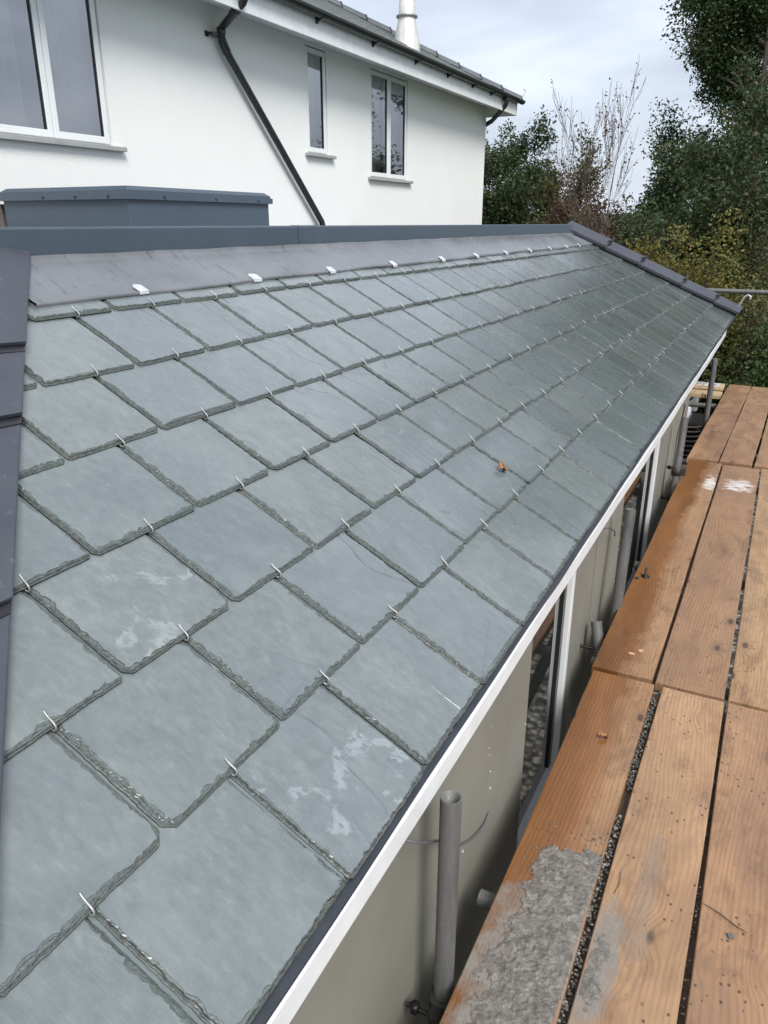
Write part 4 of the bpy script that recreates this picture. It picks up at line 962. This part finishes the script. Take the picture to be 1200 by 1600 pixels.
# mortar -------------------------------------------------------------
def vnoise(nx, ny, cells, r):
    g = r.random((int(ny / cells) + 3, int(nx / cells) + 3)); y = np.arange(ny) / cells; x = np.arange(nx) / cells
    yi, xi = y.astype(int), x.astype(int); fy = (y - yi)[:, None]; fx = (x - xi)[None, :]; fy = fy * fy * (3 - 2 * fy); fx = fx * fx * (3 - 2 * fx)
    return (g[yi][:, xi] * (1 - fy) + g[yi + 1][:, xi] * fy) * (1 - fx) + (g[yi][:, xi + 1] * (1 - fy) + g[yi + 1][:, xi + 1] * fy) * fx
def mortar(x0, x1, y0, y1, px, hmax, maskf, label, seed, nm='mortar_spill'):
    r = np.random.default_rng(seed); nx, ny = int((x1 - x0) / px), int((y1 - y0) / px)
    n = .45 * vnoise(nx, ny, .09 / px, r) + .25 * vnoise(nx, ny, .035 / px, r) + .18 * vnoise(nx, ny, .015 / px, r) + .12 * vnoise(nx, ny, .007 / px, r)
    X, Y = np.meshgrid(x0 + np.arange(nx) * px, y0 + np.arange(ny) * px)
    brk_ = vnoise(nx, ny, .022 / px, r) * .6 + vnoise(nx, ny, .009 / px, r) * .4
    mk = maskf(X, Y) + (n - .5) * 1.9 + (brk_ - .55) * 1.1
    fine = vnoise(nx, ny, .012 / px, r) * .5 + vnoise(nx, ny, .006 / px, r) * .5
    gr_ = vnoise(nx, ny, .0065 / px, r); gr2 = r.random((ny, nx))
    H = np.clip(mk, 0, 1) ** .9 * hmax * (.15 + .55 * fine + .6 * gr_ ** 2 + .35 * gr2 ** 3) + .0007
    H = np.where(mk > 0, H, .0007)
    idx = -np.ones((ny, nx), int); keep = mk > .0; cnt = 0; vs = []
    for j in range(ny):
        for i in range(nx):
            if keep[j, i]: idx[j, i] = cnt; cnt += 1; vs.append((X[j, i], Y[j, i], BZ + H[j, i]))
    fs = []
    for j in range(ny - 1):
        for i in range(nx - 1):
            q = (idx[j, i], idx[j, i + 1], idx[j + 1, i + 1], idx[j + 1, i])
            if min(q) >= 0: fs.append(q)
    m_ = MB(); m_.add(vs, fs, True)
    tag(m_.build(nm, M_mortar), label, 'mortar')
def mask1(X, Y):
    lx = np.interp(Y, [.9, 1.25, 1.45, 1.6, 1.75, 1.82], [-.415, -.385, -.362, -.385, -.35, -.28])
    d = np.minimum((X - lx) / .06, (-.196 - X) / .018); d = np.minimum(d, (1.77 - Y + (X + .3) * .2) / .07); return np.clip(d, -1, 1.0)
mortar(-.428, -.199, .6, 1.86, .0030, .0085, mask1, 'thick wet grey mortar spilled over the near board beside the first pole', 3)
def mask2(X, Y): return .55 - ((X + .148) / .030) ** 2 * .8 - ((Y - 1.43) / .135) ** 2 * .8
mortar(-.166, -.09, 1.24, 1.62, .0032, .003, mask2, 'small grey mortar smear on the edge of the near middle board', 8, 'mortar_smear')
cr_ = MB()
for k in range(420):
    y = random.uniform(.9, 1.86); x = random.uniform(-.41, -.2)
    pebble(cr_, (x, y, BZ + .001), random.uniform(.0012, .0034))
tag(cr_.build('mortar_crumbs', M_mortar), 'loose gritty mortar crumbs scattered round the grey mortar on the near board', 'mortar', kind='stuff')

# grit in the gaps --------------------------------------------------
gt = MB(); 
for k in range(1100):
    y = random.uniform(.7, 2.7)
    if 1.98 < y < 2.12: continue
    f = (y + .42) / 3.16
    pebble(gt, (random.uniform(-.197, -.173) - .012 * f, y, BZ - random.uniform(.008, .034)), random.uniform(.002, .006))
for k in range(160):
    y = random.uniform(.7, 2.7); pebble(gt, (random.uniform(.054, .068) - .006 * (y / 2.7), y, BZ - random.uniform(.01, .03)), random.uniform(.0018, .004))
for k in range(160):
    y = random.uniform(2.8, 5.9); pebble(gt, (random.uniform(-.214, -.194), y, BZ - random.uniform(.01, .03)), random.uniform(.002, .005))
M_grit = Mat('grit', .8); gi = M_grit.noise(M_grit.co(), 95, 2, .5); M_grit.color(M_grit.ramp(gi, [(.35, (.05, .045, .036)), (.55, (.15, .14, .12)), (.7, (.36, .35, .32))])); M_grit = M_grit.m
tag(gt.build('grit', M_grit), 'loose stony grit packed in the gaps between boards', 'grit', kind='stuff')
strip = MB(); strip.box((-.217, -.4, BZ - .052), (-.165, 2.74, BZ - .0385)); strip.box((.040, -.4, BZ - .052), (.076, 2.74, BZ - .0385)); strip.box((-.24, 2.78, BZ - .052), (-.19, 6.0, BZ - .0385))
tag(strip.build('board_packing', plain('dark_wet_timber', (.11, .075, .05), .7, var=.4, vs=20)), 'dark dirty timber strips just visible in the gaps below the boards', 'timber', kind='stuff')

# small litter --------------------------------------------------------
M_twig = plain('twig_bark', (.05, .032, .022), .7)
m_ = MB(); m_.tube([(.068, 1.735, BZ + .004), (.11, 1.718, BZ + .006), (.150, 1.698, BZ + .004), (.178, 1.69, BZ + .003)], [.0008, .0014, .0013, .0006], 6); tag(m_.build('twig', M_twig), 'thin dark twig lying across the near right-hand board', 'twig')
m_ = MB(); m_.tube([(-.150, 1.66, BZ + .003), (-.143, 1.70, BZ + .006), (-.148, 1.745, BZ + .004)], [.0006, .001, .0005], 6); tag(m_.build('twig', M_twig), 'tiny curved twig by the gap beside the mortar', 'twig')
m_ = MB(); m_.box((.132, 1.655, BZ), (.146, 1.668, BZ + .006), .001, .4); tag(m_.build('stone_chip', plain('chip', (.11, .12, .12), .6)), 'small dark slate chip on the near right-hand board', 'stone chip')
m_ = MB(); m_.lathe([(0, 0), (.022, 0), (.020, .006), (.006, .009), (.006, .045), (0, .046)], (-.403, 3.74, BZ), 12); m_.tube([(-.43, 3.70, BZ + .005), (-.445, 3.69, BZ + .005)], .006, 8)
tag(m_.build('dropped_bolt', M_bolt), 'black bolt with washer dropped on the wet orange board', 'bolt')
def leafm(name, c, size, ang, mat, label, cat, tilt=(0, 0), normal=None):
    m_ = MB(); n_ = 9; vs = []
    for i in range(n_):
        t = i / (n_ - 1); wd = size * .36 * math.sin(math.pi * min(1, t * .95 + .04)) ** .8 * (1 + .25 * math.sin(i * 2.4))
        x = (t - .5) * size; zc = .012 * math.sin(t * 5) * size / .06
        vs += [(x, -wd, .012 + zc * .6 + .006 * math.sin(i * 1.7)), (x, 0, .003 + zc), (x, wd * .9, .016 + zc * .5 + .006 * math.cos(i * 2.1))]
    fs = [(3 * i + k, 3 * i + 3 + k, 3 * i + 4 + k, 3 * i + 1 + k) for i in range(n_ - 1) for k in (0, 1)]
    q = Vector((0, 0, 1)).rotation_difference(Vector(normal or (0, 0, 1))).to_matrix().to_4x4()
    Mx = Matrix.Translation(c) @ q @ Matrix.Rotation(ang, 4, 'Z')
    m_.add([Mx @ Vector(v_) for v_ in vs], fs, True)
    m_.tube([Mx @ Vector((size * .48, 0, .004 + .01)), Mx @ Vector((size * .75, .004, .006))], .0009, 5)
    tag(m_.build(name, mat), label, cat)
M_dl = Mat('dead_leaf', .65); v = M_dl.co(); M_dl.color(M_dl.ramp(M_dl.noise(v, 60, 4, .6), [(.35, (.13, .045, .018)), (.6, (.36, .17, .06)), (.75, (.5, .3, .14))])); M_dl = M_dl.m
leafm('dead_leaf', RP(2.676, .406, .002), .062, 1.35, M_dl, 'curled brown dead leaf lying on the slates', 'leaf', normal=(ST, 0, CT))
leafm('dead_leaf', (-.318, 2.32, BZ + .001), .032, .5, M_dl, 'tiny brown leaf scrap on the nearest wet board', 'leaf')
for k, (x, y) in enumerate(((-.33, 2.94), (-.30, 2.98))):
    m_ = MB(); m_.box((x - .012, y - .008, BZ), (x + .012, y + .008, BZ + .004), .001, k * .9)
    tag(m_.build('wood_chip', plain('chip_wood', (.55, .33, .17), .6)), 'pale wood chip on the wet board just past the joint, ' + ('nearer the wall' if k == 0 else 'nearer the gap'), 'wood chip')
# falling drips
for k, (x, y, z, r_) in enumerate([(-.492, 1.565, -1.268, .0017), (-.492, 1.597, -1.42, .003), (-.492, 1.400, -1.464, .003), (-.492, 1.58, -1.209, .0014), (-.492, 1.573, -1.294, .0016), (-.492, 1.916, -1.424, .0026), (-.492, 1.59, -1.36, .002)]):
    m_ = MB(); bmx = bmesh.new(); bmesh.ops.create_uvsphere(bmx, u_segments=10, v_segments=8, radius=r_); m_.bm(bmx, Matrix.Translation((x, y, z)) @ Matrix.Scale(1.3, 4, (0, 0, 1)), True)
    tag(m_.build('water_drop', M_drop), 'rain drop falling from the white fascia past the cream wall', 'water drop', 'rain drops falling from the roof edge')

# ================================================================== STONE WALL (seen mirrored in the windows)
m_ = MB(); m_.box((2.6, -3, G), (3.1, 13, -.9)); 
for k in range(70): y = -3 + k * .23; m_.box((2.58, y, -.9), (3.12, y + .21, -.9 + random.uniform(.08, .2)), .02)
tag(m_.build('stone_wall', M_stone), 'rubble stone boundary wall mirrored in the dark windows', 'wall')

# ================================================================== RIDE-ON MOWER
M_car = plain('white_machine_paint', (.72, .74, .75), .3, var=.04)
cx_, cy_ = -1.02, 9.55
car = thing('garden_tractor', 'small white machine with black grille slats glimpsed past the end of the cream wall', 'garden machine', (cx_, cy_ + .8, G))
m_ = MB(); m_.box((cx_ - .26, cy_, G + .50), (cx_ + .20, cy_ + .75, G + 1.04), .06); m_.build('bonnet', M_car, car)
m_ = MB(); m_.box((cx_ + .20, cy_ + .04, G + .50), (cx_ + .42, cy_ + .70, G + .95), .03); gr = m_.build('grille', M_bolt, car)
for i in range(7):
    m_ = MB(); z = G + .56 + i * .058; m_.tube([(cx_ + .19, cy_ + .025, z), (cx_ + .32, cy_ + .02, z + .01), (cx_ + .43, cy_ + .06, z + .03)], .010, 8); m_.build('grille_bar', M_panel, gr)
m_ = MB(); m_.tube([(cx_ - .34, cy_ + .10, G + .47), (cx_ - .1, cy_ - .06, G + .45), (cx_ + .25, cy_ - .06, G + .45), (cx_ + .48, cy_ + .10, G + .52)], .05, 10); m_.build('bumper', plain('grey_bumper', (.50, .53, .55), .4), car)
m_ = MB(); m_.box((cx_ - .4, cy_ + .8, G + .40), (cx_ + .42, cy_ + 1.9, G + .62), .03); m_.box((cx_ - .2, cy_ + 1.2, G + .62), (cx_ + .2, cy_ + 1.6, G + .75), .04); m_.box((cx_ - .2, cy_ + 1.56, G + .76), (cx_ + .2, cy_ + 1.66, G + 1.05), .03); m_.build('seat_deck', plain('grey_deck', (.22, .24, .25), .5), car)
m_ = MB(); m_.tube([(cx_, cy_ + .8, G + .9), (cx_, cy_ + .98, G + 1.08)], .02, 8); m_.tube([(cx_ + .17 * math.cos(q), cy_ + 1.0 + .1 * math.sin(q), G + 1.09 - .1 * math.sin(q)) for q in np.linspace(0, 6.283, 17)], .013, 8, cap=False); m_.build('steering_wheel', M_bolt, car)
for s_ in (-.36, .36):
    for yy, rr_ in ((.25, .20), (1.55, .27)):
        m_ = MB(); pr_ = [(0, -.08), (rr_ * .6, -.08), (rr_ * .94, -.07), (rr_, 0), (rr_ * .94, .07), (rr_ * .6, .08), (0, .08)]
        tmp = MB(); tmp.lathe(pr_, (0, 0, 0), 24); Mx = Matrix.Translation((cx_ + s_, cy_ + yy, G + rr_)) @ Matrix.Rotation(R(90), 4, 'Y')
        m_.add([Mx @ Vector(v_) for v_ in tmp.v], tmp.f, True); m_.build('wheel', M_bolt, car)

# ================================================================== TREES
def leaf_mat(name, c1, c2, c3=None):
    m = Mat(name, .55, 0, .35)
    a = m.n('ShaderNodeAttribute', attribute_name='lr'); s_ = m.n('ShaderNodeSeparateColor'); m.l(a.outputs['Color'], s_.inputs[0])
    c = m.mix(s_.outputs[0], c1, c2)
    if c3: c = m.mix(m.ramp(s_.outputs[1], [(.68, 0.), (.8, 1.)]), c, c3)
    m.color(c)
    tr_ = m.n('ShaderNodeBsdfTranslucent'); m.l(c, tr_.inputs[0]); ms = m.n('ShaderNodeMixShader'); ms.inputs[0].default_value = .3
    o_ = m.t.nodes['Material Output']; m.l(m.b.outputs[0], ms.inputs[1]); m.l(tr_.outputs[0], ms.inputs[2]); m.l(ms.outputs[0], o_.inputs[0])
    return m.m
LM = {
 'dark': leaf_mat('leaf_dark_green', (.034, .060, .024), (.066, .104, .040), (.115, .085, .038)),
 'olive': leaf_mat('leaf_olive', (.050, .066, .022), (.10, .108, .036), (.135, .085, .036)),
 'rust': leaf_mat('leaf_rust', (.075, .040, .026), (.13, .075, .045), (.17, .10, .06)),
 'yellow': leaf_mat('leaf_yellow_green', (.095, .105, .024), (.20, .18, .045), (.23, .14, .05)),
 'green': leaf_mat('leaf_fresh_green', (.040, .075, .020), (.080, .125, .035), (.11, .12, .04)),
}
M_bark = plain('bark', (.060, .050, .042), .9, var=.3, vs=8, bump=.01)
M_bark2 = plain('bark_grey', (.115, .088, .075), .9, var=.25, vs=8, bump=.01)
def leaves(name, P, size, mat, parent, r, hue=None, aspect=.55):
    n = len(P); nr = r.normal(size=(n, 3)); nr[:, 2] = np.abs(nr[:, 2]) * 1.0 + .2; nr /= np.linalg.norm(nr, axis=1)[:, None]
    t = r.normal(size=(n, 3)); t -= (t * nr).sum(1)[:, None] * nr; t /= np.linalg.norm(t, axis=1)[:, None]; b = np.cross(nr, t)
    s = size * r.uniform(.6, 1.3, n)[:, None]
    V = np.empty((n, 4, 3)); V[:, 0] = P - t * s * .5; V[:, 1] = P + b * s * aspect * .5 + nr * s * .08 - t * s * .05; V[:, 2] = P + t * s * .5 - nr * s * .1; V[:, 3] = P - b * s * aspect * .5 + nr * s * .08 - t * s * .05
    V = V.reshape(-1, 3); V[:, 2] += ZC; V -= np.array(WL[parent])
    me = bpy.data.meshes.new(name); me.vertices.add(4 * n); me.vertices.foreach_set('co', V.astype(np.float32).ravel())
    me.loops.add(4 * n); me.loops.foreach_set('vertex_index', np.arange(4 * n, dtype=np.int32)); me.polygons.add(n)
    me.polygons.foreach_set('loop_start', np.arange(0, 4 * n, 4, dtype=np.int32)); me.update(calc_edges=True)
    col = np.ones((n, 4)); col[:, 0] = np.clip((r.random(n) * .6 + (hue if hue is not None else r.random(n)) * .5), 0, 1); col[:, 1] = r.random(n) * .5 + (hue if hue is not None else 0) * .45
    a = me.attributes.new('lr', 'FLOAT_COLOR', 'POINT'); a.data.foreach_set('color', np.repeat(col, 4, 0).astype(np.float32).ravel())
    me.materials.append(mat); o = bpy.data.objects.new(name, me); COL.objects.link(o); o.parent = parent; WL[o] = WL[parent]; return o
def tree(name, base, h, label, cat, mat, bark, seed, spread=.45, levels=4, leaf=.12, nleaf=30000, r0=.16, group=None, clump=.28, upright=.5, first=.25, lean=(0, 0), kids=4, bare=False, decay=.66, rad=2., twig=.007):
    r = random.Random(seed); nr = np.random.default_rng(seed)
    t = thing(name, label, cat, base, group); m_ = MB(); tips = []; H = h
    def grow(p, d, L, rad, lev):
        n_ = 5; pts = [p]; q = Vector(p); dd = Vector(d)
        for i in range(n_):
            dd = (dd + Vector((r.gauss(0, .12), r.gauss(0, .12), r.gauss(0, .08) + (.05 if lev else 0)))).normalized(); q = q + dd * L / n_; pts.append(q.copy())
        rs_ = [rad * (1 - .55 * i / n_) for i in range(n_ + 1)]
        m_.tube(pts, [max(q_, twig) for q_ in rs_], 7 if lev < 2 else 4, cap=False)
        if lev >= levels:
            tips.append((pts[-1], L)); tips.append((pts[3], L * .8)); return
        nk = kids + (1 if lev == 0 else 0) * 3
        for k in range(nk):
            f = first + (1 - first) * (k + r.random()) / nk if lev == 0 else .25 + .75 * (k + r.random()) / nk
            i = min(n_ - 1, int(f * n_)); c = pts[i].lerp(pts[i + 1], f * n_ - i)
            side = Vector((r.gauss(0, 1), r.gauss(0, 1), 0)).normalized()
            nd = (dd * upright + side * spread * 1.6 + Vector((0, 0, .15 * upright))).normalized()
            grow(c, nd, L * decay * r.uniform(.75, 1.15) * (1.15 - .35 * f), rs_[i] * .55, lev + 1)
        grow(pts[-1], dd, L * .6, rs_[-1] * .9, lev + 1)
    st_ = r.getstate(); grow(Vector(base), Vector((lean[0], lean[1], 1)).normalized(), h * .55, r0, 0)
    top = np.percentile([p.z for p, l in tips], 99) - base[2]; r.setstate(st_); tips.clear(); m_.v.clear(); m_.f.clear(); m_.smooth.clear()
    grow(Vector(base), Vector((lean[0], lean[1], 1)).normalized(), h * .55 * (h - clump * .8) / top, r0, 0)
    q_ = np.array([tuple(p) for p, l in tips]); f_ = (rad - clump) / np.percentile(np.hypot(q_[:, 0] - base[0], q_[:, 1] - base[1]), 93)
    m_.v = [(base[0] + (v_[0] - base[0]) * f_, base[1] + (v_[1] - base[1]) * f_, v_[2]) for v_ in m_.v]
    tips = [(Vector((base[0] + (p.x - base[0]) * f_, base[1] + (p.y - base[1]) * f_, p.z)), l) for p, l in tips]
    m_.build('trunk', bark, t)
    T_ = np.array([tuple(p) for p, l in tips]); 
    k = nr.integers(0, len(T_), nleaf); hue = nr.random(len(T_))[k]
    dd_ = nr.normal(size=(nleaf, 3)); dd_ /= np.linalg.norm(dd_, axis=1)[:, None]
    cs_ = nr.uniform(.55, 1.35, len(T_))[k]
    P = T_[k] + dd_ * (clump * 1.35 * cs_ * nr.random(nleaf) ** .5)[:, None] * np.array([1, 1, .7])
    leaves('crown', P, leaf, mat, t, nr, hue)
    return t, T_
def bush(name, base, rx, ry, h, label, mat, seed, nleaf=16000, leaf=.062, cat='bush', group='hedge bushes beyond the roof end', nb=26):
    r = random.Random(seed); nr = np.random.default_rng(seed); t = thing(name, label, cat, base, group); m_ = MB(); C_ = []; nleaf = int(nleaf * 1.6)
    for k in range(nb):
        a = r.uniform(0, 6.283); q = r.random() ** .6; top = Vector((base[0] + rx * q * math.cos(a), base[1] + ry * q * math.sin(a), base[2] + h * (1 - .45 * q * q) * r.uniform(.72, 1.08)))
        b0 = Vector((base[0] + .25 * rx * math.cos(a), base[1] + .25 * ry * math.sin(a), base[2])); mid = b0.lerp(top, .5) + Vector((r.gauss(0, .1), r.gauss(0, .1), .1))
        m_.tube([b0, mid, top], [.035, .02, .006], 5, cap=False)
        L = (top - b0).length
        for f in np.linspace(.12, 1.0, 9):
            c = b0.lerp(mid, f * 2) if f < .5 else mid.lerp(top, f * 2 - 1); C_.append((c.x + r.gauss(0, .18), c.y + r.gauss(0, .18), c.z + r.gauss(0, .1), .22 + .14 * r.random()))
    m_.build('stem', M_bark, t); C_ = np.array(C_); k = nr.integers(0, len(C_), nleaf); hue = nr.random(len(C_))[k]
    d = nr.normal(size=(nleaf, 3)); d /= np.linalg.norm(d, axis=1)[:, None]; P = C_[k, :3] + d * (C_[k, 3] * nr.random(nleaf) ** .45)[:, None]
    P[:, 2] = np.maximum(P[:, 2], base[2] + .02); leaves('foliage', P, leaf, mat, t, nr, hue); return t

TGp = 'trees beyond the buildings'
tree('tree', (-9.9, 30.6, G), 6.7, 'dark green round-topped tree directly beside the house corner', 'tree', LM['dark'], M_bark, 21, spread=.55, leaf=.13, nleaf=42000, clump=.34, r0=.2, group=TGp, first=.15, rad=2.3)
tree('tree', (-12.6, 31.5, G), 6.6, 'dark tree mostly hidden behind the house corner', 'tree', LM['olive'], M_bark, 22, spread=.55, leaf=.16, nleaf=24000, clump=.40, r0=.2, group=TGp, first=.2, rad=2.2)
tree('tree', (-7.0, 27.6, G), 5.7, 'lower brownish-green tree between the house tree and the bare one', 'tree', LM['olive'], M_bark, 25, spread=.5, leaf=.12, nleaf=15000, clump=.27, r0=.13, group=TGp, first=.15, rad=1.7)
tree('bare_tree', (-3.80, 19.7, G), 6.2, 'thin pale nearly bare tree with a few reddish leaves against the sky', 'tree', LM['rust'], M_bark2, 33, spread=.50, upright=1.1, leaf=.08, nleaf=420, clump=.09, r0=.075, group=TGp, first=.42, levels=4, kids=3, rad=1.8, twig=.006)
tree('tree', (-5.05, 21.2, G), 4.4, 'rust-brown sparse small tree left of the bare tree', 'tree', LM['rust'], M_bark, 34, spread=.5, leaf=.10, nleaf=5200, clump=.24, r0=.07, group=TGp, first=.15, rad=1.0)
tree('tree', (-2.75, 21.0, G), 5.1, 'mid-sized dark tree right of the bare tree, under the big tree', 'tree', LM['dark'], M_bark, 36, spread=.5, leaf=.11, nleaf=22000, clump=.30, r0=.09, group=TGp, first=.1, rad=1.5)
tree('tree', (-4.2, 22.5, G), 4.0, 'low rust-brown tree filling the gap behind the bare tree', 'tree', LM['rust'], M_bark, 38, spread=.5, leaf=.10, nleaf=8000, clump=.28, r0=.07, group=TGp, first=.1, rad=1.2)
tree('tree', (-1.25, 16.2, G), 5.6, 'dark leafy tree filling in below the big corner tree', 'tree', LM['dark'], M_bark, 39, spread=.5, leaf=.08, nleaf=26000, clump=.26, r0=.10, group=TGp, first=.1, rad=1.45)
tree('big_tree', (-1.2, 27.8, G), 18.4, 'tall dark leafy tree rising out of the top right corner', 'tree', LM['dark'], M_bark, 44, spread=.6, upright=.45, leaf=.115, nleaf=170000, clump=.44, r0=.30, group=TGp, first=.12, kids=4, decay=.62, rad=4.5, twig=.012)
tree('tree', (2.3, 28.4, G), 17.5, 'tall tree off to the right behind the rail', 'tree', LM['dark'], M_bark, 45, spread=.5, leaf=.18, nleaf=60000, clump=.55, r0=.3, group=TGp, first=.12, decay=.60, rad=3.0)

bush('bush', (-3.0, 15.2, G), .95, .9, 3.1, 'brownish bush behind the top of the far roof hip', LM['rust'], 51, 12000)
bush('bush', (-2.0, 14.3, G), 1.0, .9, 3.15, 'yellow-green bush behind the middle of the far roof hip', LM['yellow'], 52, 17000)
bush('bush', (-1.05, 13.2, G), .95, .85, 2.95, 'yellowish bush above the guard rail, under the big tree', LM['yellow'], 53, 17000)
bush('bush', (-2.6, 17.0, G), 1.2, 1, 3.4, 'dark olive bush filling in behind the yellow ones', LM['olive'], 54, 12000)
bush('bush', (-.35, 12.6, G), .8, .8, 2.1, 'low olive bush crossing the guard rail at right', LM['olive'], 55, 13000)
bush('bush', (.35, 11.9, G), .9, .9, 1.9, 'fresh green bush beyond the far board ends at right', LM['green'], 56, 14000)
bush('bush', (-.75, 14.9, G), .8, .7, 3.4, 'tall rust-tinged bush at the foot of the big tree', LM['olive'], 59, 12000)
bush('bush', (-1.9, 12.0, G), .8, .7, 2.0, 'green bush half hidden behind the roof corner', LM['green'], 58, 10000)
